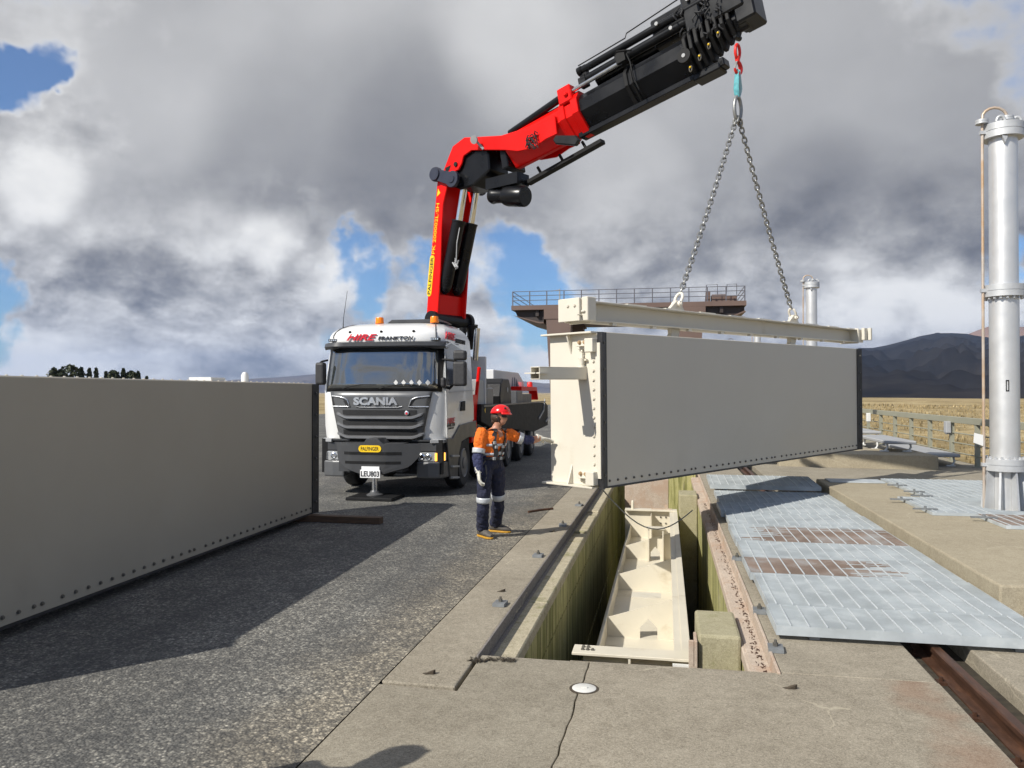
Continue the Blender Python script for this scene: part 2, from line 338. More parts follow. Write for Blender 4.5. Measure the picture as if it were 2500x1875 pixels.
# ------------------------------------------------------------------ mesh helpers
WM = {}
def wmat(o): return WM.get(o, Matrix.Identity(4))
def frame(d, up=Vector((0, 0, 1))):
    d = Vector(d).normalized()
    if abs(d.dot(up)) > .98: up = Vector((0, 1, 0)) if abs(d.y) < .9 else Vector((1, 0, 0))
    x = d.cross(up).normalized(); y = x.cross(d).normalized()
    return x, y, d
class MB:
    def __init__(s): s.v = []; s.f = []; s.mi = []; s.cur = 0
    def add(s, vs, fs):
        o = len(s.v); s.v += [tuple(v) for v in vs]
        for f in fs: s.f.append(tuple(i + o for i in f)); s.mi.append(s.cur)
        return s
    def box(s, a, b):
        (x0, y0, z0), (x1, y1, z1) = a, b
        x0, x1 = min(x0, x1), max(x0, x1); y0, y1 = min(y0, y1), max(y0, y1); z0, z1 = min(z0, z1), max(z0, z1)
        return s.add([(x0, y0, z0), (x1, y0, z0), (x1, y1, z0), (x0, y1, z0), (x0, y0, z1), (x1, y0, z1), (x1, y1, z1), (x0, y1, z1)],
                     [(0, 3, 2, 1), (4, 5, 6, 7), (0, 1, 5, 4), (1, 2, 6, 5), (2, 3, 7, 6), (3, 0, 4, 7)])
    def obox(s, c, hx, hy, hz):
        """oriented box: centre and three half vectors"""
        c = Vector(c); hx, hy, hz = Vector(hx), Vector(hy), Vector(hz)
        vs = [c + hx * a + hy * b + hz * d for d in (-1, 1) for a, b in ((-1, -1), (1, -1), (1, 1), (-1, 1))]
        fs = [(0, 3, 2, 1), (4, 5, 6, 7), (0, 1, 5, 4), (1, 2, 6, 5), (2, 3, 7, 6), (3, 0, 4, 7)]
        if hx.cross(hy).dot(hz) < 0: fs = [f[::-1] for f in fs]
        return s.add(vs, fs)
    def bar(s, p, q, wd, ht, up=Vector((0, 0, 1))):
        p, q = Vector(p), Vector(q); x, y, d = frame(q - p, up)
        return s.obox((p + q) / 2, x * wd / 2, y * ht / 2, (q - p) / 2)
    def cone(s, p, q, r0, r1=None, n=12, caps=True):
        r1 = r0 if r1 is None else r1
        p, q = Vector(p), Vector(q); x, y, d = frame(q - p)
        vs = []
        for c, r in ((p, r0), (q, r1)):
            for k in range(n):
                a = 2 * math.pi * k / n; vs.append(c + (x * math.cos(a) + y * math.sin(a)) * r)
        fs = [(k, n + k, n + (k + 1) % n, (k + 1) % n)[::-1] for k in range(n)]
        fs = [f[::-1] for f in fs]
        fs = [(k, (k + 1) % n, n + (k + 1) % n, n + k) for k in range(n)]
        if caps: fs += [tuple(range(n))[::-1], tuple(range(n, 2 * n))]
        return s.add(vs, fs)
    def tube(s, pts, rad, n=8, closed=False, caps=True, sq=1.0):
        pts = [Vector(p) for p in pts]; m = len(pts)
        rads = rad if isinstance(rad, (list, tuple)) else [rad] * m
        vs = []; x = None
        for i, p in enumerate(pts):
            if closed: d = pts[(i + 1) % m] - pts[i - 1]
            else: d = pts[min(i + 1, m - 1)] - pts[max(i - 1, 0)]
            d.normalize()
            if x is None: x, y, _ = frame(d)
            else:
                x = (x - d * x.dot(d)).normalized()
            y = d.cross(x)
            for k in range(n):
                a = 2 * math.pi * k / n; vs.append(p + (x * math.cos(a) + y * math.sin(a) * sq) * rads[i])
        fs = []
        for i in range(m if closed else m - 1):
            j = (i + 1) % m
            for k in range(n): fs.append((i * n + k, i * n + (k + 1) % n, j * n + (k + 1) % n, j * n + k))
        if caps and not closed: fs += [tuple(range(n))[::-1], tuple(range((m - 1) * n, m * n))]
        return s.add(vs, fs)
    def prism(s, poly, fn0, fn1):
        """poly of 2D points mapped by two functions to the two end faces"""
        n = len(poly); vs = [fn0(*p) for p in poly] + [fn1(*p) for p in poly]
        a = [Vector(v) for v in vs]
        fs = [(k, (k + 1) % n, n + (k + 1) % n, n + k) for k in range(n)] + [tuple(range(n))[::-1], tuple(range(n, 2 * n))]
        nr = Vector((0, 0, 0))
        for k in range(n): nr += a[n + k].cross(a[n + (k + 1) % n])
        if nr.dot(a[n] - a[0]) < 0: fs = [f[::-1] for f in fs]
        return s.add(vs, fs)
    def lathe(s, c, axis, prof, n=20):
        """prof: (radius, distance along axis)"""
        c = Vector(c); x, y, d = frame(axis); vs = []; m = len(prof)
        for r, h in prof:
            for k in range(n):
                a = 2 * math.pi * k / n; vs.append(c + d * h + (x * math.cos(a) + y * math.sin(a)) * r)
        fs = []
        for i in range(m - 1):
            for k in range(n): fs.append((i * n + k, i * n + (k + 1) % n, (i + 1) * n + (k + 1) % n, (i + 1) * n + k))
        fs += [tuple(range(n))[::-1], tuple(range((m - 1) * n, m * n))]
        return s.add(vs, fs)
    def ball(s, c, rx, ry=None, rz=None, n=12, m=8, mat=None):
        ry = ry or rx; rz = rz or rx; c = Vector(c); vs = []
        for i in range(m + 1):
            t = math.pi * i / m
            for k in range(n):
                a = 2 * math.pi * k / n
                v = Vector((rx * math.sin(t) * math.cos(a), ry * math.sin(t) * math.sin(a), -rz * math.cos(t)))
                vs.append(c + (mat @ v if mat else v))
        fs = []
        for i in range(m):
            for k in range(n): fs.append((i * n + k, i * n + (k + 1) % n, (i + 1) * n + (k + 1) % n, (i + 1) * n + k))
        return s.add(vs, fs)
    def grid(s, fn, nu, nv, flip=False):
        vs = [fn(i / nu, j / nv) for j in range(nv + 1) for i in range(nu + 1)]
        fs = []
        for j in range(nv):
            for i in range(nu):
                a = j * (nu + 1) + i; f = (a, a + 1, a + nu + 2, a + nu + 1); fs.append(f[::-1] if flip else f)
        return s.add(vs, fs)
    def mesh(s, name, mats, smooth=None):
        me = bpy.data.meshes.new(name); me.from_pydata(s.v, [], s.f); me.update()
        mats = mats if isinstance(mats, (list, tuple)) else [mats]
        for m in mats: me.materials.append(MATS[m])
        if len(mats) > 1: me.polygons.foreach_set('material_index', s.mi)
        if smooth is not None:
            me.polygons.foreach_set('use_smooth', [True] * len(me.polygons))
            if smooth < 180:
                bm = bmesh.new(); bm.from_mesh(me)
                for ed in bm.edges:
                    if len(ed.link_faces) == 2 and ed.calc_face_angle(0) > R(smooth): ed.smooth = False
                bm.to_mesh(me); bm.free()
        me.update(); return me
    def build(s, name, mats, parent=None, smooth=None, bevel=0., world=True, seg=1, solid=0.):
        o = bpy.data.objects.new(name, s.mesh(name, mats, smooth)); col.objects.link(o)
        if parent is not None:
            o.parent = parent
            if world: o.matrix_parent_inverse = wmat(parent).inverted(); WM[o] = Matrix.Identity(4)
            else: WM[o] = wmat(parent).copy()
        if solid:
            md = o.modifiers.new('solid', 'SOLIDIFY'); md.thickness = solid; md.offset = -1
        if bevel:
            md = o.modifiers.new('bevel', 'BEVEL'); md.width = bevel; md.segments = seg; md.limit_method = 'ANGLE'; md.angle_limit = R(40)
        return o
def tag(o, label, cat, group=None, kind=None):
    if label: o['label'] = label
    if cat: o['category'] = cat
    if group: o['group'] = group
    if kind: o['kind'] = kind
    return o
def root(name, label, cat, loc=(0, 0, 0), rot=(0, 0, 0), group=None):
    o = bpy.data.objects.new(name, None); o.empty_display_size = .2; col.objects.link(o)
    o.location = loc; o.rotation_euler = rot
    WM[o] = Matrix.LocRotScale(Vector(loc), o.rotation_euler, None)
    return tag(o, label, cat, group)
def struct(o, name=None): o['kind'] = 'structure'; return o
def inst(me, name, parent, mat, world=True):
    """one more piece that shares mesh data; mat is its matrix"""
    o = bpy.data.objects.new(name, me); col.objects.link(o)
    if parent is not None:
        o.parent = parent
        if world: o.matrix_parent_inverse = wmat(parent).inverted()
    o.matrix_basis = mat
    return o
def copy_tree(o, parent=None):
    c = o.copy(); col.objects.link(c); c.parent = parent
    for ch in o.children: copy_tree(ch, c)
    return c
def axes(xa, ya, za, loc):
    m = Matrix.Identity(4)
    for i, a in enumerate((xa, ya, za)): m.col[i][:3] = Vector(a)
    m.translation = Vector(loc); return m
def text(name, s, size, origin, xd, ud, mat, parent, extrude=.004, offset=0., shear=0., width=None, world=True, space=1.0, align='LEFT'):
    cu = bpy.data.curves.new('t', 'FONT'); cu.body = s; cu.size = size; cu.extrude = extrude; cu.offset = offset; cu.shear = shear
    cu.space_character = space; cu.align_x = align; cu.resolution_u = 3
    to = bpy.data.objects.new('t', cu); col.objects.link(to)
    bpy.context.view_layer.update()
    me = bpy.data.meshes.new_from_object(to.evaluated_get(bpy.context.evaluated_depsgraph_get()))
    bpy.data.objects.remove(to); bpy.data.curves.remove(cu)
    xs = [v.co.x for v in me.vertices]; wd = max(xs) - min(xs)
    sx = width / wd if width else 1.0; x0 = min(xs) if align == 'LEFT' else 0
    xd, ud = Vector(xd).normalized(), Vector(ud).normalized(); nd = xd.cross(ud)
    for v in me.vertices:
        v.co = Vector(origin) + xd * (v.co.x - x0) * sx + ud * v.co.y + nd * v.co.z
    me.materials.clear(); me.materials.append(MATS[mat]); me.name = name
    o = bpy.data.objects.new(name, me); col.objects.link(o)
    if parent is not None:
        o.parent = parent
        if world: o.matrix_parent_inverse = wmat(parent).inverted()
    return o

# ------------------------------------------------------------------ ground, hills
def terrain():
    N = 120
    xs = [-9000 + 18000 * (i / N) for i in range(N + 1)]
    def sc(t): return (abs(t) ** 2.6) * (1 if t > 0 else -1)
    b = MB()
    def fn(u, v):
        x = sc(u * 2 - 1) * 9000; y = sc(v * 2 - 1) * 9000
        z = -1.35
        if x > 9: z += .55 * (mnoise.noise(Vector((x * .03, y * .03, 0))) + .6 * mnoise.noise(Vector((x * .09, y * .08, 3)))) * min(1, (x - 9) / 20)
        r = math.hypot(x, y)
        if r > 500: z -= 3.
        if -26 < x < 6 and -6 < y < 118: z = -7
        return (x, y, z)
    b.grid(fn, N, N)
    m = bpy.data.materials.new('dry_grass'); m.use_nodes = True; Q = NT(m.node_tree); bs = m.node_tree.nodes['Principled BSDF']
    v = Q.n('ShaderNodeTexCoord').outputs['Object']
    a = Q.noise(v, .05, 7, .6, .5); f = Q.noise(v, 1.3, 6, .7, .5); f2 = Q.noise(v, .35, 5, .65, .4)
    mixv = Q.m('ADD', Q.m('MULTIPLY', a, .45), Q.m('ADD', Q.m('MULTIPLY', f, .3), Q.m('MULTIPLY', f2, .25)))
    Q.put(bs.inputs['Base Color'], Q.ramp(mixv, [(.38, (.17, .13, .065)), (.47, (.28, .215, .11)), (.55, (.42, .33, .18)), (.66, (.60, .50, .32))]))
    bs.inputs['Roughness'].default_value = .95; bs.inputs['Specular IOR Level'].default_value = .1
    bn = Q.n('ShaderNodeBump'); bn.inputs['Strength'].default_value = 1; bn.inputs['Distance'].default_value = .3; Q.put(bn.inputs['Height'], f); Q.put(bs.inputs['Normal'], bn.outputs[0])
    MATS['dry'] = m
    o = b.build('ground', 'dry', smooth=180); struct(o)
    # long grass, far pale strip: tufts beyond the railing
    b = MB()
    for i in range(16000):
        x = 8.6 + random.random() ** 2.2 * 130; y = 8 + random.random() ** 1.5 * 190
        if x < 8.3 + .02 * y: continue
        k = .12 + .25 * random.random() + .0012 * y; wdt = .03 + .0011 * y
        a_ = random.random() * 6.28; lx = random.gauss(0, .18) * k; ly = random.gauss(0, .18) * k
        z = -1.35 + (.55 * (mnoise.noise(Vector((x * .03, y * .03, 0))) + .6 * mnoise.noise(Vector((x * .09, y * .08, 3)))) * min(1, max(0, x - 9) / 20)) - .12
        b.add([(x - wdt * math.cos(a_), y - wdt * math.sin(a_), z), (x + wdt * math.cos(a_), y + wdt * math.sin(a_), z), (x + lx, y + ly, z + k + .12)], [(0, 1, 2)])
    g = b.build('dry_grass', 'dry'); tag(g, 'long dry golden grass growing in the field beyond the railing', 'grass', kind='stuff')
terrain()

def hill(name, prof, dist, base, depth, mcols, rough, nz=8.):
    """ridge seen at the given pixels, standing at a real distance; slopes run down towards us"""
    pts = []
    for (px, py) in prof:
        r = ray(px, py); t = dist / math.hypot(r.x, r.y); pts.append((r.x * t, r.y * t, CAMH + r.z * t))
    b = MB(); n = len(pts)
    def at(u):
        f = u * (n - 1); i = min(int(f), n - 2); t = f - i; t = t * t * (3 - 2 * t)
        p, q = pts[i], pts[i + 1]; return [p[k] * (1 - t) + q[k] * t for k in range(3)]
    def fn(u, v):
        x, y, z = at(u)
        if v < .75:
            t = v / .75; s = 1 - depth * (1 - t)
            h = base + (z - base) * (t ** 1.25)
            bump = (mnoise.noise(Vector((x * s * nz * .001, y * s * nz * .001, 1))) + .5 * mnoise.noise(Vector((x * s * nz * .0027, y * s * nz * .0027, 5))) + .25 * mnoise.noise(Vector((x * s * nz * .007, y * s * nz * .007, 9))))
            h += bump * (z - base) * .22 * math.sin(t * math.pi)
        else:
            t = (v - .75) / .25; s = 1 + depth * .5 * t; h = base + (z - base) * (1 - t)
        return (x * s, y * s, h)
    b.grid(fn, 140, 60)
    m = bpy.data.materials.new(name); m.use_nodes = True; Q = NT(m.node_tree); bs = m.node_tree.nodes['Principled BSDF']
    v = Q.n('ShaderNodeTexCoord').outputs['Object']
    a = Q.noise(v, rough, 8, .65, .5)
    Q.put(bs.inputs['Base Color'], Q.ramp(a, [(.35, mcols[0]), (.65, mcols[1])])); bs.inputs['Roughness'].default_value = 1; bs.inputs['Specular IOR Level'].default_value = 0
    MATS[name] = m
    return struct(b.build(name, name, smooth=180))
def r7(x, y): return (1650 + x / 2.602, 640 + y / 2.602)
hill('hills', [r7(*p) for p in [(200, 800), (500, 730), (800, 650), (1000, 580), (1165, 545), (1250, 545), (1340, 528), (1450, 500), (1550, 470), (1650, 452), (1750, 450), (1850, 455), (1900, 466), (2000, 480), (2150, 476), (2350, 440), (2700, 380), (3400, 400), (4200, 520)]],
     3600, -8, .80, ((.012, .012, .014), (.032, .029, .028)), .004)  # cloud shadow over the hill is put into this dark base colour
hill('far_ridge', [r7(*p) for p in [(1500, 640), (1750, 500), (1870, 452), (1930, 428), (1990, 408), (2212, 412), (2500, 350), (3000, 300), (3800, 420), (4600, 560)]],
     4700, -10, .3, ((.20, .13, .10), (.30, .20, .15)), .002)
hill('far_mountains', [(-900, 890), (-300, 905), (200, 930), (480, 945), (560, 928), (620, 924), (680, 921), (740, 916), (775, 913), (830, 918), (950, 922), (1100, 925), (1250, 928), (1330, 936), (1420, 934), (1500, 930), (1700, 935), (1900, 945)],
     6500, -10, .25, ((.08, .075, .085), (.14, .125, .12)), .0016)

# ------------------------------------------------------------------ road and concrete deck
UE, UC, UL = -1.90, -1.38, -1.15          # road edge, channel edge, pit edge on the left
UR, UR2 = .60, .775                        # pit edge and channel edge on the right
PV0, PV1 = 5.68, 19.2                      # pit ends
def slab(name, poly, z1, z0, mat, parent=None, bevel=.012):
    b = MB(); b.prism(poly, lambda x, y: (x, y, z0), lambda x, y: (x, y, z1)); return b.build(name, mat, parent, bevel=bevel, seg=2)
b = MB(); b.grid(lambda u, v: (-30 + u * (30 + UE), -8 + v * 128, 0), 8, 24)
struct(b.build('road', 'chip'))
b = MB(); b.box((-30, -8, -1.6), (UE, 120, -.05)); struct(b.build('road_base', 'soil'))
def jag(u, v0, v1, n, amp, dx=0):
    return [(u + dx + amp * mnoise.noise(Vector((v * 9, u, 2))) + (v - v0) * .02, v) for v in [v0 + (v1 - v0) * i / n for i in range(n + 1)]]
crack = jag(-.72, -3, PV0, 70, .022)
deckroot = slab('deck_slab', [(UE + .003, 5.03), (UC, 5.03), (UC, 60), (UE + .003, 60)], .0, -.5, 'deck'); struct(deckroot)
struct(slab('deck_slab', [(UE + .003, -3)] + [(x - .004, y) for x, y in crack] + [(UC + .03, PV0), (UC + .03, 4.97), (UE + .003, 4.99)], -.004, -.5, 'deck2', bevel=.006))
struct(slab('deck_slab', [(1.80, -3), (1.80, PV0 + .04), (-.69, PV0)] + [(x + .005, y) for x, y in crack[::-1]], 0.0, -.5, 'deck3', bevel=.006))
b = MB(); b.box((UE, -3, -.55), (1.9, PV0 - .01, -.05 - .46)); b.box((UE + .05, 4.9, -.5), (UC + .05, 5.1, -.05)); struct(b.build('joint_filler', 'stain'))
struct(slab('deck_slab', [(UR2 + .01, PV0 + .04), (1.80, PV0 + .04), (1.80, 60), (UR2 + .01, 60)], 0.0, -.5, 'deck'))
struct(slab('deck_slab', [(2.27, -3), (12.5, -3), (12.5, 7.6), (2.27, 7.6)], .0, -.5, 'deck'))
struct(slab('deck_slab', [(2.27, 7.6), (2.90, 7.6), (2.90, 16.4), (8.2, 16.4), (8.2, 60), (2.27, 60)], .0, -.5, 'deck2'))
b = MB(); b.box((1.7, -3, -.52), (2.35, 60, -.13)); struct(b.build('rail_trench', 'soil'))
b = MB(); b.box((1.6, -3, -1.8), (8.15, 60, -.5)); struct(b.build('deck_base', 'pitc'))
# ledges with the cast-in steel channels beside the pit
b = MB()
seg = [PV0 - .02, 7.6, 9.4, 11.15, 11.6, 13.1, 13.6, 15.4, 17.2, 19.2, 60]
for i in range(len(seg) - 1):
    dz = [0, .0, 0, -.03, 0, -.03, 0, 0, 0, 0][i]
    b.box((UC - .02, seg[i] + .004, -.23), (UL + .006, seg[i + 1] - .004, -.115 + dz))
led = b.build('pit_ledge', 'ledgec', bevel=.012); struct(led)
b = MB(); b.box((UC - .004, PV0 - .04, -.118), (UC + .014, 60, .004)); b.box((UC + .014, PV0, -.115), (UC + .05, 60, -.106))
struct(b.build('channel_steel', 'oldsteel', bevel=.003))
b = MB(); b.box((UR - .004, PV0 + .01, -.21), (UR2 + .02, 60, -.10)); struct(b.build('pit_ledge', 'rusty', bevel=.01))
b = MB(); b.box((UR2 - .016, PV0, -.1), (UR2 + .006, 60, .012)); b.box((UR + .02, PV0, -.1), (UR2 - .016, 60, -.09)); struct(b.build('channel_steel', 'rusty', bevel=.003))
# the pit: walls in two lifts with a construction joint, piers, water
b = MB()
b.box((UL - .5, PV0 - .4, -.56), (UL - .001, 60, -.2)); b.box((UL - .5, PV0 - .4, -1.75), (UL - .004, 60, -.585)); b.box((UL - .5, PV0 - .4, -6), (UL + .003, 60, -1.775))
b.box((UL - .5, PV0 - .4, -6), (UL - .03, 60, -.4))
struct(b.build('pit_wall', 'pitc'))
b = MB(); b.box((UR + .004, PV0 - .4, -6), (1.7, 60, -.19)); struct(b.build('pit_wall', 'pitc'))
b = MB(); b.box((UL - .1, PV0 - .5, -6), (UR + .1, PV0 + .001, -.45)); b.box((UL - .1, PV1, -6), (UR + .1, PV1 + .6, .0)); struct(b.build('pit_wall', 'pitc'))
b = MB(); b.box((UL - .2, PV0 - .2, -6), (UR + .2, PV1 + .2, -4.6)); struct(b.build('water', 'water'))
for (v0, v1, u0, top) in ((6.55, 7.30, .255, -.02), (15.35, 16.1, .25, -.02)):
    b = MB(); b.box((u0, v0, -6), (UR - .002, v1, top)); struct(b.build('pit_pier', 'pillarc', bevel=.025, seg=2))
b = MB(); b.box((.225, 6.5, -6), (.25, 6.75, -.06)); b.box((.18, 6.5, -6), (.222, 6.53, -.06)); struct(b.build('guide_steel', 'rusty', bevel=.004))
b = MB(); b.box((-.9, 17.6, -6), (.06, 17.75, .02)); struct(b.build('pit_beam', 'rusty', bevel=.01))
# rail in its trench
rl = root('crane_rail', 'rusty brown steel rail lying in a dirt filled trench', 'rail', (2.03, 2, -.13))
pr = [(-.07, 0), (.07, 0), (.07, .012), (.012, .03), (.012, .088), (.036, .098), (.036, .128), (.028, .136), (-.028, .136), (-.036, .128), (-.036, .098), (-.012, .088), (-.012, .03), (-.07, .012)]
b = MB(); b.prism(pr, lambda x, z: (2.03 + x, -3, -.13 + z), lambda x, z: (2.03 + x, 60, -.13 + z)); b.build('rail_head', 'rail', rl, smooth=30)
m_ = MB(); m_.box((-.03, -.04, 0), (.03, .04, .02)); m_.cone((0, 0, .02), (0, 0, .05), .014, n=6); me = m_.mesh('rail_clip', 'rail')
for k in range(10): inst(me, 'rail_clip', rl, Matrix.Translation((1.93, 3.6 + k * .62, -.128)))
# raised plinth on the right
struct(slab('concrete_plinth', [(2.90, 7.62), (12.4, 7.62), (12.4, 16.6), (2.90, 16.2)], .25, -.3, 'kerbc', bevel=.02))
struct(slab('concrete_plinth', [(2.95, 21.6), (6.7, 21.2), (6.7, 23.6), (2.95, 23.8)], .36, -.1, 'kerbc', bevel=.02))
struct(slab('concrete_plinth', [(2.95, 24.6), (6.2, 24.3), (6.2, 27), (2.95, 27)], .22, -.1, 'deck2', bevel=.02))
# ------------------------------------------------------------------ stoplog gates
def bolt_mesh(name, r, h, mat, n=6):
    b = MB(); b.cone((0, 0, 0), (0, 0, h * .35), r * 1.35, n=12); b.cone((0, 0, h * .35), (0, 0, h), r, r * .92, n=n); return b.mesh(name, mat)
M_BOLT_G = bolt_mesh('bolt', .0135, .018, 'boltgrey'); M_BOLT_C = bolt_mesh('bolt', .019, .018, 'boltcream'); M_BOLT_R = bolt_mesh('bolt', .021, .03, 'boltrust')
def facing(n, up=(0, 0, 1)):
    x, y, d = frame(n, Vector(up)); m = Matrix.Identity(3); m.col[0] = x; m.col[1] = y; m.col[2] = d; return m.to_4x4()
def gate(name, label, loc, e, tilt, L, Th, Ht, seal_far=True, end_detail=True, nb=46):
    rz = math.atan2(e[1], e[0])
    g = root(name, label, 'gate', loc, (0, -tilt, rz), 'steel stoplog gates')
    B = lambda nm, mb, mt, par=None, **k: mb.build(nm, mt, par or g, world=False, **k)
    b = MB(); b.box((.02, 0, .0), (L - .02, .014, Ht)); skin = B('skin_plate', b, 'cream_skin_deep_shade' if seal_far else 'cream_skin_shade', bevel=.003)
    b = MB()
    for z in (.02, Ht * .36, Ht * .68, Ht - .035): b.box((.03, .016, z), (L - .03, Th - .03, z + .014))
    B('girder', b, 'cream')
    for i in range(1, 5):
        b = MB(); x = L * i / 5; b.box((x, .017, .035), (x + .012, Th - .04, Ht - .037)); B('diaphragm', b, 'cream')
    for z in (0.0, Ht * .36 - .06, Ht * .68 - .06, Ht - .14):
        b = MB(); b.box((.03, Th - .03, z), (L - .03, Th - .012, z + .14)); B('back_flange', b, 'cream')
    for x0, x1 in ((-.012, .012), (L - .012, L + .012)):
        b = MB(); b.box((x0, .05, .012), (x1, Th, Ht - .012)); B('end_plate', b, 'cream', bevel=.003)
    b = MB(); b.box((-.13, .06, Ht - .012), (L + .13, Th + .07, Ht + .012)); top = B('top_flange', b, 'cream', bevel=.003)
    b = MB(); b.box((-.13, .06, -.012), (L + .13, Th + .07, .012)); B('bottom_flange', b, 'cream', bevel=.003)
    # rubber side seals with clamp bars
    for sx, nm in ((1, 0), (-1, 1)):
        X = lambda x: x if sx > 0 else L - x
        b = MB(); b.prism([(X(-.035), -.055), (X(.075), -.018), (X(.10), -.018), (X(.10), -.002), (X(.06), -.002), (X(-.035), .03)], lambda x, y: (x, y, -.015), lambda x, y: (x, y, Ht + .0))
        s_ = B('side_seal', b, 'rubber')
        b = MB(); b.box((X(-.055), -.03, .12), (X(-.037), .045, Ht - .14)); B('clamp_bar', b, 'cream', s_)
        b = MB()
        for k in range(6):
            z = .16 + (Ht - .3) * k / 5
            inst(M_BOLT_G, 'bolt', s_, Matrix.Translation((X(.03), -.035, z)) @ facing((-.3 * sx, -1, 0)), world=False)
    b = MB(); b.box((.1, -.006, -.02), (L - .1, -.001, .006)); B('bottom_seal', b, 'rubber')
    for k in range(nb):
        x = .16 + (L - .32) * k / (nb - 1)
        if k % 14 == 12: x -= .07
        inst(M_BOLT_G, 'bolt', skin, Matrix.Translation((x, -.001, .075)) @ facing((0, -1, 0)), world=False)
    for k in range(nb if seal_far else 0):
        x = .16 + (L - .32) * k / (nb - 1)
        inst(M_BOLT_C, 'bolt', top, Matrix.Translation((x, .12, Ht + .012)) @ Matrix.Scale(.55, 4), world=False)
    for sx in (1, -1):
        X = lambda x: x if sx > 0 else L - x
        for zc, up in ((.09, 1), (Ht - .20, -1)):
            b = MB()
            b.box((X(-.135), .03, zc - .06), (X(-.0125), .17, zc + .12))                    # guide block
            b.box((X(-.05), .17, zc - .02), (X(-.0125), .36, zc + .1))
            b.box((X(-.115), .15, zc + .02), (X(-.0125), .33, zc + .035))
            gb = B('guide_bracket', b, 'cream', bevel=.008, seg=2)
            for dy in (.23, .32): inst(M_BOLT_R, 'bolt', gb, Matrix.Translation((X(-.051), dy, zc + .075)) @ facing((-sx, 0, 0)), world=False)
        for zc, hh in ((Ht - .015, -.26), (.015, .26)):
            b = MB(); b.prism([(X(-.012), zc), (X(-.11), zc), (X(-.012), zc + hh)], lambda x, z: (x, Th * .55, z), lambda x, z: (x, Th * .55 + .022, z)); B('stiffener', b, 'cream')
        for k in range(12):
            z = .30 + (Ht - .68) * k / 11
            inst(M_BOLT_C, 'bolt', g, Matrix.Translation((X(-.013), .115, z)) @ facing((-sx, 0, 0)), world=False)
    return g

# the gate hanging from the crane
HS = 1.035
HP = Vector((-.825, 10.28, CAMH - 1.214 * HS)); HE = Vector((.571, .821, 0)).normalized(); HL = 8.28; HTh = .90; HH = 2.045
HT = .0113
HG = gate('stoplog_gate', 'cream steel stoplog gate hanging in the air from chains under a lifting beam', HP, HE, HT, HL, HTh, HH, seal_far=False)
def G(x, y, z): return (x, y, z)
# square stub tube on its near end, with a cross plate, and a lock pin
b = MB()
zc = 1.505; y0, y1 = .225, .385; t = .012
for (ya, yb, za, zb) in ((y0, y1, zc + .07, zc + .082), (y0, y1, zc - .082, zc - .07), (y0, y0 + t, zc - .07, zc + .07), (y1 - t, y1, zc - .07, zc + .07)): b.box((-.93, ya, za), (-.012, yb, zb))
st = b.build('stub_tube', 'cream', HG, world=False, bevel=.004)
b = MB(); b.box((-.99, .16, zc - .008), (-.80, y0 - .002, zc + .008)); b.box((-.99, y0 + .02, zc - .008), (-.86, .43, zc + .008)); b.build('cross_plate', 'cream', st, world=False)
b = MB(); b.lathe((-.055, .28, zc + .083), (0, 0, 1), [(.055, 0), (.055, .015), (.03, .02), (.045, .09), (.05, .12), (.02, .125), (.012, .2), (.02, .21), (.012, .23)], 12)
b.box((-.06, .2, zc + .17), (-.03, .29, zc + .19)); b.build('locking_pin', 'cream', HG, world=False, smooth=40)

# gate standing on the road
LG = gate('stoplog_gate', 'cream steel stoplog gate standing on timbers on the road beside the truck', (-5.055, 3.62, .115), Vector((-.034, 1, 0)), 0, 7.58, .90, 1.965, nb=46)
b = MB(); b.box((4.97, .2, 1.978), (5.30, .5, 2.025)); b.build('top_plate', 'whitem', LG, world=False, bevel=.005)
b = MB(); b.lathe((6.35, .5, 1.977), (0, 0, 1), [(.05, 0), (.05, .1), (.03, .14), (.001, .15)], 12); b.build('lifting_stud', 'whitem', LG, world=False, smooth=40)
for v, u0, u1 in ((11.02, -6.3, -4.15),):
    b = MB(); b.box((u0, v - .09, .0), (u1, v + .06, .099)); t_ = b.build('timber_block', 'wood', bevel=.006)
    tag(t_, 'dark brown timber block lying under the far end of the gate on the road' if v > 11 else 'brown timber block hidden under the gate standing on the road', 'timber', None if v > 11 else 'timbers under the gate')

# gate lowered into the pit, open from above
ZT = -.40
SG = root('stoplog_gate', 'cream steel stoplog gate lowered into the concrete pit, its open bays seen from above', 'gate', (-.30, 7.1, ZT - 1.9), group='steel stoplog gates')
u0, u1, v0, v1, zf = -.80, .215, 7.12, 15.72, -.93
B = lambda nm, mb, mt='cream_pit', par=None, **k: mb.build(nm, mt, par or SG, **k)
b = MB(); b.box((u1 - .016, v0, -2.3), (u1, v1, ZT)); B('skin_plate', b, bevel=.002)
b = MB(); b.box((u1 - .075, v0, ZT + .001), (u1 + .004, v1, ZT + .016)); B('seal_bar', b, bevel=.003)
b = MB(); b.box((u1 - .145, v0, ZT - .016), (u1 - .017, v1, ZT)); B('top_flange', b, bevel=.002)
b = MB(); b.box((u0 + .10, v0, -1.1), (u0 + .116, v1, -.70)); B('back_flange', b, bevel=.003)
b = MB(); b.box((u0 + .02, v0, zf - .016), (u1 - .016, v1, zf)); B('girder_web', b)
b = MB(); b.box((u0 + .02, v0, -2.31), (u1 - .016, v1, -2.29)); B('bottom_web', b)
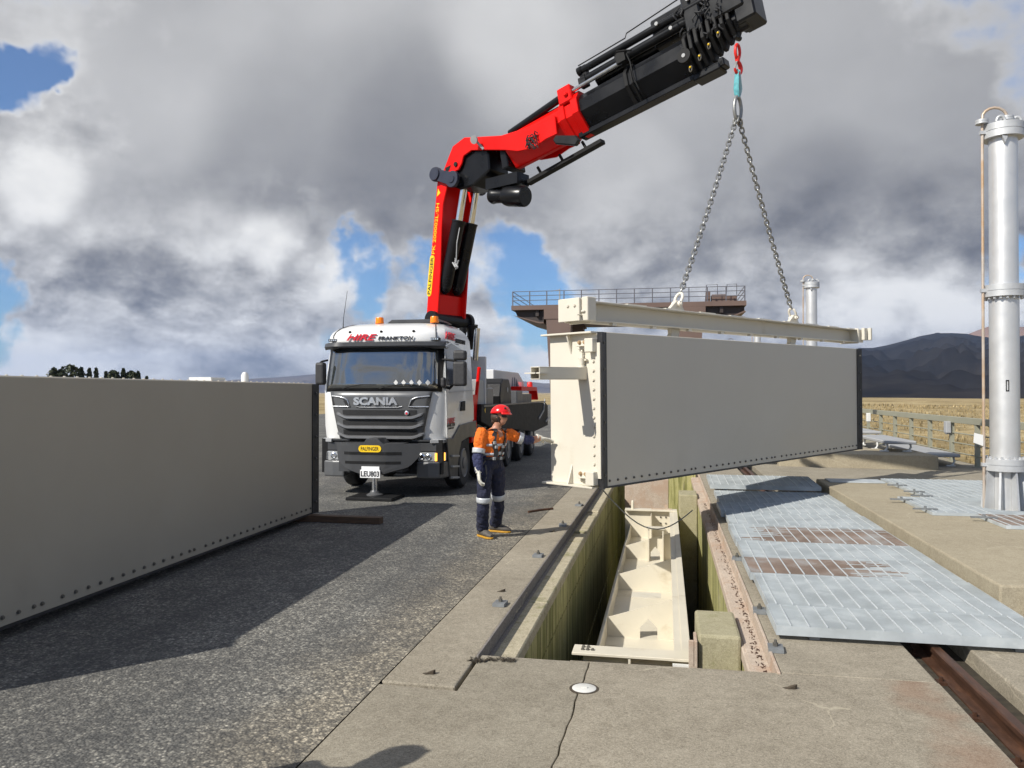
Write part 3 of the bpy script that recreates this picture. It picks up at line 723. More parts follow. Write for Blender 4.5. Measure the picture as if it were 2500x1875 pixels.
def hole_plate(vv, hole):
    ua, ub = u0 + .117, u1 - .017; za, zb = -.705, ZT - .016
    top = lambda u: za + (zb - za) * (u - ua) / (ub - ua)
    b = MB(); f0 = lambda u, z: (u, vv, z); f1 = lambda u, z: (u, vv + .014, z)
    if not hole: b.prism([(ua, zf), (ub, zf), (ub, zb), (ua, za)], f0, f1); return b
    h0, h1, ha, hz = hole; hm = (h0 + h1) / 2
    b.prism([(ua, zf), (h0, zf), (h0, ha), (h0, top(h0)), (ua, za)], f0, f1)
    b.prism([(h1, zf), (ub, zf), (ub, zb), (h1, top(h1)), (h1, ha)], f0, f1)
    b.prism([(h0, ha), (hm, hz), (h1, ha), (h1, top(h1)), (h0, top(h0))], f0, f1)
    return b
d1 = B('diaphragm', hole_plate(9.28, (-.30, -.10, -.80, -.70)))
b = MB(); b.box((-.40, 9.27, -.46), (-.06, 9.5, -.445)); B('cap_plate', b, par=d1)
B('diaphragm', hole_plate(11.5, None))
d3 = B('diaphragm', hole_plate(13.65, (-.26, -.10, -.80, -.70)))
b = MB(); b.box((-.30, 13.5, -.92), (-.28, 13.64, ZT + .02)); b.box((-.06, 13.5, -.92), (-.04, 13.64, ZT + .02)); b.box((-.32, 13.48, ZT + .021), (-.02, 13.66, ZT + .045)); B('lifting_bracket', b, par=d3)
b = MB(); b.box((-.29, 15.3, -.92), (-.275, v1 - .02, ZT - .03)); B('stiffener', b)
ep = MB(); ep.box((u0, v1, -2.3), (u1, v1 + .02, ZT + .002)); ep.box((u0, v1 - .1, ZT + .003), (u1, v1 + .12, ZT + .03)); ep = B('end_plate', ep, bevel=.003)
for du in (.0, .1):
    for dz in (.0, .12): inst(M_BOLT_G, 'bolt', ep, Matrix.Translation((-.1 + du, v1 - .001, -.52 - dz)) @ facing((0, -1, 0)))
b = MB(); b.box((u0 + .06, v0 - .02, -2.3), (u1, v0, ZT - .02)); B('end_plate', b)
b = MB(); b.box((u0 - .03, v0 - .15, ZT + .003), (u1 + .01, v0 + .08, ZT + .028)); eb = B('end_flange', b, bevel=.004)
b = MB(); b.box((-.33, v0 - .14, ZT - .3), (-.31, v0 - .021, ZT - .003)); B('stiffener', b)
b = MB(); b.box((u1 - .16, v0 - .19, ZT - .16), (u1 - .02, v0 - .151, ZT - .01)); B('number_tag', b, 'whitem')
for k in range(5): inst(M_BOLT_G, 'bolt', eb, Matrix.Translation((u0 + .06 + .045 * (k % 3), v0 - .06 + .07 * (k // 3), ZT + .028)))
b = MB(); b.lathe((u0 + .15, v1 + .03, ZT + .03), (0, 0, 1), [(.03, 0), (.03, .12), (.02, .16), (.001, .17)], 10); B('lifting_stud', b, smooth=50)
b = MB(); b.box((u1 - .5, v1 + .01, ZT + .03), (u1 - .1, v1 + .05, ZT + .05)); b.box((u1 - .24, v1 + .02, ZT + .05), (u1 - .18, v1 + .06, ZT + .12)); B('latch', b, 'rusty')

# ------------------------------------------------------------------ lifting beam, chains, hook
GM = WM[HG]
def gw(x, y, z): return GM @ Vector((x, y, z))
by = HTh * .5
LB = root('lifting_beam', 'long cream steel lifting beam held by two chains above the hanging gate', 'lifting beam', gw(HL / 2, by, HH + .1), HG.rotation_euler[:])
IM = WM[LB].inverted()
B = lambda nm, mb, mt='cream', par=None, **k: mb.build(nm, mt, par or LB, world=False, **k)
def lb(x, y, z): return IM @ gw(x, by + y, z)
def lbox(b, x0, x1, y0, y1, z0, z1):
    a, c = lb(x0, y0, z0), lb(x1, y1, z1); b.box(tuple(a), tuple(c))
zb0, zb1 = HH + .17, HH + .45
X0, X1 = .02, HL + .75
b = MB(); lbox(b, X0 + .1, X1 - .1, -.17, .17, zb1 - .02, zb1); lbox(b, X0 + .1, X1 - .1, -.17, .17, zb0, zb0 + .02); lbox(b, X0 + .1, X1 - .1, -.01, .01, zb0 + .02, zb1 - .02); B('i_beam', b, bevel=.004)
for x in [X0 + .6 + .95 * k for k in range(9)]:
    b = MB(); lbox(b, x, x + .09, -.16, -.1, zb0 - .035, zb0 - .001); lbox(b, x + .4, x + .85, -.12, .12, zb1 + .001, zb1 + .02); B('cover_plate', b)
b = MB(); lbox(b, X0 + .08, X0 + .1, -.19, .19, zb0 - .03, zb1 + .02); lbox(b, X0 - .145, X0 - .121, -.19, .19, zb0 - .01, zb1 + .02); lbox(b, X0 - .12, X0 + .08, -.19, -.165, zb0 - .01, zb1 + .01); lbox(b, X0 - .12, X0 + .079, -.16, .19, zb1 + .0, zb1 + .025); lbox(b, X0 - .02, X0 + .08, .165, .19, zb0 - .01, zb1 - .001)
lbox(b, X0 - .2, X0 + .06, -.21, -.192, zb0 + .06, zb0 + .075)
e1 = B('end_box', b, bevel=.006)
b = MB(); lbox(b, X0 - .10, X0 + .08, -.30, -.191, zb0 - .01, zb1 + .03); lbox(b, X0 - .13, X0 + .06, -.26, -.2, zb0 + .1, zb0 + .13); B('guide_bracket', b, bevel=.01)
for k in (0, 1): inst(M_BOLT_C, 'bolt', e1, Matrix.Translation(lb(X0 - .146, -.11 + .12 * k, zb1 - .08)) @ facing((-1, 0, 0)), world=False)
b = MB(); lbox(b, X1 - .12, X1 - .10, -.2, .2, zb0 - .02, zb1 + .02); lbox(b, X1 - .1, X1 + .12, -.2, -.18, zb0, zb1); B('end_box', b, bevel=.006)
b = MB(); lbox(b, X1 + .0, X1 + .2, -.28, -.21, zb0 + .05, zb1 + .03); lbox(b, X1 + .14, X1 + .2, -.36, -.281, zb0 + .05, zb1 + .03); B('guide_bracket', b, bevel=.008)
XA, XB = 2.42, 6.35
LUG = []
for x in (XA, XB):
    b = MB(); b.prism([(x - .26, zb1 + .001), (x + .2, zb1 + .001), (x + .16, zb1 + .05), (x + .06, zb1 + .17), (x - .03, zb1 + .17)], lambda a, z: lb(a, -.03, z), lambda a, z: lb(a, .03, z)); B('lifting_lug', b, bevel=.006)
    p = gw(x + .015, by, zb1 + .12); LUG.append(p)
    # hanger plate under the beam, hooked into the gate top
    b = MB(); b.prism([(x - .2, zb0 - .001), (x + .04, zb0 - .001), (x + .02, HH + .1), (x - .02, HH + .015), (x - .24, HH + .015), (x - .19, HH + .1)], lambda a, z: lb(a, -.04, z), lambda a, z: lb(a, .04, z)); B('hanger', b, bevel=.006)

HOOK = Vector((1.235, 13.93, 0))
def zpx(y): return atV(1797, y, 13.93).z
def link_mesh(name, ln, wd, r, mat, n=6, arc=5):
    b = MB(); pts = []
    h = ln / 2 - wd / 2
    for k in range(arc + 1): a = math.pi * k / arc; pts.append((wd / 2 * math.cos(a), 0, h + wd / 2 * math.sin(a)))
    for k in range(arc + 1): a = math.pi + math.pi * k / arc; pts.append((wd / 2 * math.cos(a), 0, -h + wd / 2 * math.sin(a)))
    b.tube(pts, r, n, closed=True); return b.mesh(name, mat, smooth=60)
M_LINK = link_mesh('link', .114, .072, .0145, 'chainsteel')
zr = zpx(266)
CS = root('chain_sling', 'grey steel chain sling with a master ring and two long legs to the lifting beam', 'chain', (HOOK.x, HOOK.y, zr))
b = MB(); ringp = []
rd = (LUG[1] - LUG[0]); rd.z = 0; rd.normalize()
for k in range(20):
    a = 2 * math.pi * k / 20; ringp.append(Vector((HOOK.x, HOOK.y, zr)) + (rd * .9 + Vector((0, .0, 0))) * .125 * math.cos(a) + Vector((0, 0, .21)) * math.sin(a))
b.tube(ringp, .032, 10, closed=True); b.build('master_ring', 'chainsteel', CS, smooth=60)
for i, lug in enumerate(LUG):
    topp = Vector((HOOK.x, HOOK.y, zr - .19)) + rd * (.05 if i else -.05)
    # coupling link
    d = (lug - topp); ln = d.length; d.normalize()
    sh_len = .24; start = topp + d * .05; end = lug - d * (sh_len - .02)
    sd = rd.cross(Vector((0, 0, 1)))
    b = MB(); mpt = topp + d * .02; pts = []
    for k in range(14):
        a = 2 * math.pi * k / 14; pts.append(mpt + sd * .045 * math.cos(a) + d * .085 * math.sin(a))
    b.tube(pts, .017, 8, closed=True); b.build('coupling_link', 'chainsteel', CS, smooth=60)
    n = round((end - start).length / .085); step = (end - start).length / n
    x = d.cross(sd).normalized(); y = d.cross(x)
    for k in range(n):
        a = R(45 if k % 2 else -45) + random.uniform(-.12, .12)
        xa = x * math.cos(a) + y * math.sin(a); ya = d.cross(xa)
        sag = Vector((0, 0, -.05)) * math.sin(math.pi * k / n)
        inst(M_LINK, 'link', CS, axes(xa, ya, d, start + d * step * (k + .5) + sag))
    # shackle on the beam lug (bow and pin)
    b = MB(); c = lug - d * .10; sdir = rd.cross(Vector((0, 0, 1))); pts = []
    for k in range(9):
        a = math.pi * k / 8; pts.append(c + sdir * .065 * math.cos(a) - d * (.10 * math.sin(a)))
    pts = [lug + sdir * .055 + d * .0] + pts + [lug - sdir * .055]
    b.tube(pts, .024, 8); b.cone(lug + sdir * .095, lug - sdir * .095, .024, n=10); b.cone(lug + sdir * .075, lug + sdir * .035, .045, n=10); b.cone(lug - sdir * .075, lug - sdir * .035, .045, n=10)
    b.build('shackle', 'shackle', CS, smooth=50)

# teal webbing sling between hook and ring
zh = zpx(168)
b = MB()
for s_, (ox, oy) in enumerate(((-.035, .02), (.045, -.015))):
    pts = [Vector((HOOK.x, HOOK.y, zr + .20)) + rd * ox * .5, Vector((HOOK.x, HOOK.y, (zr + zh) / 2)) + rd * ox * 1.5, Vector((HOOK.x, HOOK.y, zh - .02)) + rd * ox * .5]
    b.cur = s_
    b.tube([pts[0].lerp(pts[1], t) for t in (0, .5, 1)] + [pts[1].lerp(pts[2], t) for t in (.5, 1)], [.04, .05, .052, .046, .036], 8, sq=.35)
sl = b.build('web_sling', ['teal', 'tealpale'], smooth=50); tag(sl, 'faded teal webbing sling looped over the red crane hook', 'sling')
hk = root('crane_hook', 'red swivel crane hook hanging from the boom tip', 'hook', (HOOK.x, HOOK.y, zh))
zt = zpx(128)
b = MB(); pts = []
for k in range(16):
    a = 2 * math.pi * k / 16; pts.append(Vector((HOOK.x, HOOK.y, zt + .01)) + rd * .075 * math.cos(a) + Vector((0, 0, .125)) * math.sin(a))
b.tube(pts, .026, 8, closed=True); b.cone((HOOK.x, HOOK.y, zt - .17), (HOOK.x, HOOK.y, zt - .08), .035, .05); b.build('swivel_eye', 'hookred', hk, smooth=60)
b = MB(); pts = []; rr = []
for k in range(13):
    a = R(95 - 255 * k / 12); r_ = .105
    pts.append(Vector((HOOK.x, HOOK.y, zh + .02)) + rd * (r_ * math.cos(a)) + Vector((0, 0, r_ * math.sin(a)))); rr.append(.03 + .016 * math.sin(math.pi * k / 12) - .012 * k / 12)
b.tube(pts, rr, 8); b.build('hook_body', 'hookred', hk, smooth=60)
b = MB(); b.bar(Vector((HOOK.x, HOOK.y, zh + .12)) - rd * .03, Vector((HOOK.x, HOOK.y, zh - .03)) - rd * .10, .03, .012); b.build('safety_latch', 'chainsteel', hk)
# slack tag line under the gate
pa = gw(.1, .1, -.02); pb = Vector((.42, 12.9, .05)); pts = []
for k in range(15):
    t = k / 14; p = pa.lerp(pb, t); p.z -= .42 * math.sin(math.pi * t) ** 1 * 1.0; pts.append(p)
b = MB(); b.tube(pts, .009, 6); tl = b.build('tag_line', 'galvd', smooth=60); tag(tl, 'thin grey slack rope drooping across the pit below the hanging gate', 'rope')

# ------------------------------------------------------------------ steel gratings
M_ROD = {}
def grating(name, label, ua, ub, va, vb, zt, dep=.075, rust=None, rods=.137, tilt=0., group='galvanised steel gratings over the deck', du=0., hole=None):
    cu, cv = (ua + ub) / 2, (va + vb) / 2
    g = root(name, label, 'grating', (cu, cv, zt - dep), (tilt, 0, 0), group)
    hu, hv = (ub - ua) / 2, (vb - va) / 2
    b = MB(); n = int((vb - va) / .034)
    for k in range(n + 1):
        v = -hv + .012 + (2 * hv - .024) * k / n
        b.cur = 0
        if hole and abs(v + cv - hole[1]) < hole[2]:
            hw = math.sqrt(hole[2] ** 2 - (v + cv - hole[1]) ** 2)
            b.box((-hu + .01, v - .003, .004), (hole[0] - hw - cu, v + .003, dep - .002)); b.box((hole[0] + hw - cu, v - .003, .004), (hu - .01, v + .003, dep - .002))
        elif rust and rust[0] < (v + hv) / (2 * hv) + random.uniform(-.14, .14) < rust[1]:
            jt = .16 * mnoise.noise(Vector((v * 9, cu, 1))) + random.uniform(-.13, .13); ca = -hu + .01 + (2 * hu - .02) * max(0, min(1, rust[2] + jt * (rust[2] > 0))); cb_ = -hu + .01 + (2 * hu - .02) * max(0, min(1, rust[3] + jt * (rust[3] < 1)))
            if ca > -hu + .02: b.box((-hu + .01, v - .003, .004), (ca - .001, v + .003, dep - .002))
            b.cur = 1; b.box((ca, v - .003, .004), (cb_, v + .003, dep - .002)); b.cur = 0
            if cb_ < hu - .02: b.box((cb_ + .001, v - .003, .004), (hu - .01, v + .003, dep - .002))
        else: b.box((-hu + .01, v - .003, .004), (hu - .01, v + .003, dep - .002))
    bb = b.build('bearing_bars', ['galv', 'galvrust'], g, world=False); bb['kind'] = 'stuff'
    b = MB(); b.box((-hu, -hv, 0), (hu, -hv + .008, dep)); b.box((-hu, hv - .008, 0), (hu, hv, dep)); b.box((-hu, -hv + .009, 0), (-hu + .008, hv - .009, dep)); b.box((hu - .008, -hv + .009, 0), (hu, hv - .009, dep))
    b.build('edge_band', 'galv', g, world=False)
    key = round(hv, 3)
    if key not in M_ROD:
        m = MB(); m.bar((0, -hv + .01, 0), (0, hv - .01, 0), .007, .010)
        for j in range(int(2 * hv / .034)): m.box((-.0065, -hv + .02 + j * .034, .001), (.0065, -hv + .032 + j * .034, .0068))
        M_ROD[key] = m.mesh('cross_rod', 'galvtip')
    m = int(2 * hu / rods)
    for k in range(m):
        u = -hu + .06 + du + rods * k
        if hole and abs(u + cu - hole[0]) < hole[2]: continue
        inst(M_ROD[key], 'cross_rod', g, Matrix.Translation((u, 0, dep + .001)), world=False)
    return g
GR = [(6.46, 7.08, 0, None, 'front'), (7.10, 8.28, .02, None, 'a'), (8.30, 9.20, -.01, (-.1, .95, 0., .62), 'b'), (9.22, 10.05, .01, None, 'c'), (10.07, 11.30, .0, (-.1, .85, .2, 1.), 'd'),
      (11.32, 12.38, .03, None, 'e'), (12.40, 13.50, -.02, None, 'f'), (13.52, 15.10, .03, None, 'g')]
lab = {'front': 'narrow galvanised grating panel beside the rail, at the end of the row', 'a': 'clean galvanised grating panel next to the narrow one', 'b': 'galvanised grating panel stained brown towards the pit',
       'c': 'narrow clean galvanised grating panel between the two brown stained ones', 'd': 'galvanised grating panel stained brown towards the plinth', 'e': 'galvanised grating panel with short dark slots, beyond the brown stained ones',
       'f': 'galvanised grating panel partly in the shadow of the hanging gate', 'g': 'galvanised grating panel lying in the shadow of the hanging gate'}
for va, vb, dx, ru, k in GR:
    grating('walkway_grating', lab[k], .855 + dx, 2.87 + dx * .4, va, vb, .115, rust=ru, du=random.uniform(0, .06))
grating('walkway_grating', 'galvanised grating panel stacked raised and tilted on its neighbour by the pit', .82, 2.80, 15.12, 16.5, .24, tilt=R(2))
b = MB()
for u in (1.15, 2.62): b.box((u - .04, 6.5, .003), (u + .04, 16.4, .039))
struct(b.build('grating_bearer', 'galvd'))
for (a, c_, d, e_, nm, hl) in ((3.62, 8.0, 11.72, 13.38, 'galvanised grating panel on the plinth round the foot of the silver cylinder', (4.86, 12.45, .36)), (4.06, 8.0, 13.40, 16.1, 'broad galvanised grating panel on the plinth behind the silver cylinder', None),
                           (4.16, 8.0, 10.72, 11.70, 'brown stained galvanised grating panel on the plinth in front of the silver cylinder', None), (4.7, 8.0, 9.7, 10.70, 'galvanised grating panel on the plinth at its front edge', None)):
    g = grating('walkway_grating', nm, a, c_, d, e_, .295, dep=.042, rust=(.0, 1., 0., 1.) if 'brown' in nm else None, hole=hl)
b = MB(); b.box((3.05, 15.6, .252), (4.02, 16.15, .272)); pl = b.build('cover_plate', 'galv', bevel=.004); tag(pl, 'flat galvanised cover plate on the plinth beside the broad grating', 'cover plate')
mc = MB(); mc.box((-.16, -.02, 0), (.16, .02, .02)); mc.cone((0, 0, .02), (0, 0, .05), .02, n=8); mcm = mc.mesh('clamp', 'galvd')
for (u, v) in ((4.03, 14.9), (4.05, 14.0), (4.0, 13.45), (3.56, 12.95), (3.6, 11.95), (4.12, 11.3), (4.66, 10.2)):
    kc_ = {14.9: 'first', 14.0: 'second', 13.45: 'third', 12.95: 'fourth', 11.95: 'fifth', 11.3: 'sixth', 10.2: 'seventh'}[v]
    o = inst(mcm, 'grating_clamp', None, Matrix.Translation((u, v, .297))); tag(o, kc_ + ' small grey clamp from the flat cover plate along the plinth gratings', 'clamp', 'clamps along the plinth gratings')

# bolted fixing plates on the concrete
mp_ = MB(); mp_.box((-.055, -.075, 0), (.055, .075, .028)); mp_.cur = 1; mp_.cone((0, .01, .028), (0, .01, .055), .02, n=6); mp_.cone((0, .01, .055), (0, .01, .075), .011, n=8)
mpm = mp_.mesh('fixing_plate', ['galvd', 'boltgrey'])
for (u, v, side) in ((-1.48, 11.34, 0), (-1.494, 9.17, 0), (-1.496, 7.02, 0), (-1.464, 13.39, 0), (.82, 7.9, 1), (.84, 9.6, 1), (.815, 6.2, 1)):
    if side and v == 7.9: v = 7.236
    if side and v == 9.6: v = 9.45
    if side: u = .815; 
    o = inst(mpm, 'fixing_plate', None, Matrix.Translation((u, v, .002)) @ Matrix.Rotation(random.uniform(-.2, .2), 4, 'Z'))
    od = {(1, 6.2): 'first', (1, 7.236): 'second', (1, 9.45): 'third', (0, 7.02): 'first', (0, 9.17): 'second', (0, 11.34): 'third', (0, 13.39): 'fourth'}[(side, v)]
    tag(o, (od + ' bolted steel plate from the pit corner along the grating row') if side else (od + ' bolted steel plate from the grooved slab along the strip between road and pit'), 'fixing plate', 'fixing plates by the gratings' if side else 'fixing plates on the kerb strip')
dsc = MB(); dsc.lathe((-.532, 5.16, -.02), (0, 0, 1), [(.080, 0), (.080, .024), (.074, .027), (.001, .027)], 28)
dsc.box((-.55, 5.15, .0075), (-.51, 5.165, .014))
dm = dsc.build('survey_disc', 'disc', smooth=40); tag(dm, 'pale round survey disc set into the concrete slab', 'survey disc')
b = MB(); b.lathe((-.532, 5.16, -.01), (0, 0, 1), [(.098, 0), (.098, .0115), (.082, .012), (.001, .012)], 28); o = b.build('disc_collar', 'stain', smooth=40); struct(o)
# ------------------------------------------------------------------ crane truck
def c1(x, y): return 740 + x / 2.765, 740 + y / 2.765
def c2(x, y): return 1000 + x / 3.19, 280 + y / 3.19
def c3(x, y): return 1300 + x / 3.814, y / 3.814
def c9(x, y): return 1020 + x / 6.9125, 300 + y / 6.9125
TC = -5.29
TR = root('crane_truck', 'white truck with dark grille carrying a raised red and black loader crane', 'truck', (TC, 19.5, 0))
BT = lambda nm, mb, mt, par=None, **k: mb.build(nm, mt, par or TR, **k)
LV = [(1.06, 13.99, 1.235), (1.3, 13.94, 1.24), (1.7, 13.91, 1.24), (2.0, 13.90, 1.235), (2.4, 13.97, 1.215), (2.8, 14.06, 1.19), (2.88, 14.0, 1.185), (3.04, 14.0, 1.175), (3.12, 14.06, 1.15), (3.2, 14.2, 1.10), (3.27, 14.42, 1.02), (3.325, 14.72, .93), (3.35, 15.1, .82)]
def lvl(z):
    if z <= LV[0][0]: return LV[0][1:]
    for a, b_ in zip(LV, LV[1:]):
        if z <= b_[0]:
            t = (z - a[0]) / (b_[0] - a[0]); return (a[1] + (b_[1] - a[1]) * t, a[2] + (b_[2] - a[2]) * t)
    return LV[-1][1:]
def fs(x, z):
    yf, hw = lvl(z); return yf + .30 * min(1, abs(x) / hw) ** 5
b = MB(); NF = 28; ring = []
zz = [1.06, 1.3, 1.7, 2.0, 2.4, 2.8, 2.88, 3.04, 3.12, 3.2, 3.27, 3.325, 3.35]
for z in zz:
    yf, hw = lvl(z); row = []
    for k in range(NF + 1):
        x = -hw + 2 * hw * (k / NF); x = hw * math.sin(math.pi / 2 * (x / hw)); row.append((TC + x, fs(x, z), z))
    row += [(TC + hw, 15.2, z), (TC + hw, 16.18 - max(0, z - 3) * .8, z), (TC - hw, 16.18 - max(0, z - 3) * .8, z), (TC - hw, 15.2, z)]
    ring.append(row)
m = len(ring[0]); vs = [p for r_ in ring for p in r_]; fsx = []
for i in range(len(ring) - 1):
    for k in range(m): fsx.append((i * m + k, i * m + (k + 1) % m, (i + 1) * m + (k + 1) % m, (i + 1) * m + k))
fsx += [tuple(range(m))[::-1], tuple(range((len(ring) - 1) * m, len(ring) * m))]
b.add(vs, fsx); cab = BT('cab', b, 'white', smooth=38)
def patch(zlo, zhi, xl, xr, off, nx=22, nz=8, thick=0.):
    """panel that follows the cab front; xl, xr give the side edges at a height"""
    b = MB()
    def fn(u, v):
        z = zlo + (zhi - zlo) * v; x = xl(z) + (xr(z) - xl(z)) * u; return (TC + x, fs(x, z) - off, z)
    b.grid(fn, nx, nz); return b
sym = lambda f: ((lambda z: -f(z)), f)
def band(zlo, zhi, f, off, **k): l, r_ = sym(f); return patch(zlo, zhi, l, r_, off, **k)
BT('windscreen_surround', band(1.965, 2.86, lambda z: 1.165, .010), 'black', cab, smooth=60, solid=.02)
ws = BT('windscreen', band(2.03, 2.80, lambda z: 1.095 - (z - 2.03) * .04, .024), 'windscreen', smooth=60, solid=.01)
def wiper(x0, x1, z0, z1):
    b = MB(); pts = []
    for k in range(7):
        t = k / 6; x = x0 + (x1 - x0) * t; z = z0 + (z1 - z0) * t ** .7; pts.append((TC + x, fs(x, z) - .06, z))
    b.tube(pts, .011, 6); p = pts[-1]; b.tube([(TC + x1 - .3, fs(x1 - .3, z1 - .02) - .045, z1 - .035), p, (TC + x1 + .28, fs(x1 + .28, z1) - .045, z1 + .0)], .008, 6); return b
BT('wiper', wiper(-.72, -.35, 2.02, 2.10), 'blackmatt', ws); BT('wiper', wiper(.02, .42, 2.02, 2.10), 'blackmatt', ws)
# row of white diamonds on the glass
for k in range(5):
    x = .33 + .15 * k; z = 2.135; b = MB(); h = .055
    b.add([(TC + x, fs(x, z) - .036, z - h), (TC + x + h * .8, fs(x + h, z) - .036, z), (TC + x, fs(x, z) - .036, z + h), (TC + x - h * .8, fs(x - h, z) - .036, z)], [(0, 1, 2, 3)]); BT('diamond_sticker', b, 'whitem', ws)
# sun visor
b = MB()
def vis(u, v):
    x = -1.22 + 2.44 * u; e_ = abs(x) / 1.22
    prof = [(.02, 2.80), (-.14 + .05 * (e_ < .75), 2.775 + .03 * (e_ < .75)), (-.19 + .04 * (e_ < .75), 2.83), (-.15, 2.90), (.02, 2.93)]
    f = v * 4; i = min(int(f), 3); t = f - i; p = prof[i][0] * (1 - t) + prof[i + 1][0] * t; z = prof[i][1] * (1 - t) + prof[i + 1][1] * t
    return (TC + x, fs(x * .97, 2.86) + p + .02, z)
b.grid(vis, 24, 4); BT('sun_visor', b, 'dgrey', smooth=40, solid=.015)
for sx in (-1, 1):
    b = MB(); x = sx * 1.02; b.box((TC + x - .1, fs(x, 2.96) - .05, 2.935), (TC + x + .1, fs(x, 2.96) + .03, 2.985)); l_ = BT('marker_light', b, 'black', bevel=.005)
    for k in range(4):
        b = MB(); b.box((TC + x - .08 + k * .042, fs(x, 2.96) - .056, 2.945), (TC + x - .055 + k * .042, fs(x, 2.96) - .0505, 2.975)); BT('lens', b, 'lamp', l_)
text('lettering', 'HIRE', .165, (TC - .70, 13.985, 2.945), (1, 0, 0), (0, 0, 1), 'redtext', cab, .006, .004, .45, .62)
text('lettering', 'FRANKTON', .095, (TC - .06, 13.985, 2.948), (1, 0, 0), (0, 0, 1), 'blacktext', cab, .006, .0015, .25, .70, space=1.1)
text('lettering', 'HIRE', .19, (TC + 1.19, 14.27, 2.98), (0, 1, 0), (0, 0, 1), 'redtext', cab, .008, .004, .2, .68)
text('lettering', 'FRANKTON', .12, (TC + 1.19, 15.0, 2.945), (0, 1, 0), (0, 0, 1), 'blacktext', cab, .008, .001, .1, .72)
b = MB(); b.box((TC + 1.18, 14.3, 2.905), (TC + 1.194, 15.2, 2.92)); BT('trim_line', b, 'blacktext', cab)
# roof things
for sx, nm in ((-.32, 0), (.82, 1)):
    b = MB(); b.lathe((TC + sx, 14.75, 3.325), (0, 0, 1), [(.085, 0), (.085, .03), (.08, .035), (.08, .10), (.07, .125), (.001, .13)], 14); BT('beacon', b, 'amber', smooth=40)
b = MB(); b.prism([(-.12, 0), (-.02, .07), (.95, .07), (1.08, .0)], lambda x, z: (TC + x - .1, 14.9, 3.345 + z), lambda x, z: (TC + x - .1, 15.5, 3.345 + z)); BT('roof_hatch', b, 'dgrey', bevel=.01)
b = MB(); b.tube([(TC - .95, 14.4, 3.17), (TC - .94, 14.4, 3.4), (TC - .86, 14.4, 3.95)], [.012, .006, .004], 6); BT('aerial', b, 'blackmatt')
for x in (-.66, -.02, .62):
    b = MB(); b.ball((TC + x, fs(x, 3.1) - .0, 3.11), .03, .03, .025, 8, 5); BT('roof_lamp', b, 'blackmatt')
b = MB(); pts = []
for k in range(8):
    z = 3.0 + .34 * k / 7; yf, hw = lvl(z); pts.append((TC - hw * .88, fs(hw * .88, z) - .012, z))
b.tube(pts, .012, 6); BT('roof_seam', b, 'dgrey', cab)
b = MB(); pts = [(2 * TC - p[0], p[1], p[2]) for p in pts]; b.tube(pts, .012, 6); BT('roof_seam', b, 'dgrey', cab)
# grille
gx = lambda z: .83 + (z - 1.07) * .215
gr = BT('grille', band(1.07, 1.972, gx, .035), 'mgrey', smooth=60, solid=.03)
for z0, z1 in ((1.50, 1.62), (1.315, 1.43), (1.13, 1.245)):
    BT('grille_mesh', band(z0, z1, lambda z: .735, .042, nz=2), 'mesh', gr, solid=.004)
    for k in range(2): pass
for zc in (1.475, 1.29, 1.10):
    b = MB()
    def sl(u, v, zc=zc):
        x = -.86 + 1.72 * u; e_ = max(0, (abs(x) - .66) / .2); pr = [(.04, zc + .03), (.075, zc + .012), (.08, zc - .012), (.04, zc - .028)]
        f = v * 3; i = min(int(f), 2); t = f - i; o = pr[i][0] * (1 - t) + pr[i + 1][0] * t; z = pr[i][1] * (1 - t) + pr[i + 1][1] * t + .075 * min(1, e_)
        return (TC + x, fs(x, z) - o + .02 * min(1, e_), z)
    b.grid(sl, 30, 3); BT('slat', b, 'mgrey2', gr, smooth=50, solid=.01)
for sx in (-1, 1):
    pl = [(.60, 1.70), (.66, 1.80), (.72, 1.835), (.99, 1.87), (.965, 1.70)]
    f0 = lambda x, z: (TC + sx * x, fs(x, z) - .042, z); f1 = lambda x, z: (TC + sx * x, fs(x, z) - .034, z)
    b = MB(); b.prism(pl, f1, f0); BT('air_inlet', b, 'mesh', gr)
    b = MB(); b.tube([(TC + sx * x, fs(x, z) - .045, z) for x, z in ((.97, 1.885), (.80, 1.868), (.70, 1.85), (.635, 1.81), (.585, 1.69), (.70, 1.683), (.955, 1.683))], .014, 6); BT('chrome_trim', b, 'emblem', gr, smooth=60)
b = MB(); b.tube([(TC + x, fs(x, 1.69) - .045, 1.672 if abs(x) < .44 else 1.69) for x in [-.46 + .092 * k for k in range(11)]], .010, 6); BT('chrome_trim', b, 'emblem', gr, smooth=60)
text('lettering', 'SCANIA', .19, (TC - .50, 13.868, 1.722), (1, 0, 0), (0, 0, 1), 'emblem', gr, .018, .009, 0, .88)
b = MB(); b.lathe((TC + .55, 13.875, 1.565), (0, -1, 0), [(.042, 0), (.042, .012), (.03, .016), (.001, .017)], 14); eg = BT('emblem', b, 'emblem', gr, smooth=40)
b = MB(); b.lathe((TC + .55, 13.857, 1.56), (0, -1, 0), [(.022, 0), (.020, .004), (.001, .005)], 10); BT('emblem_shield', b, 'redtext', gr)
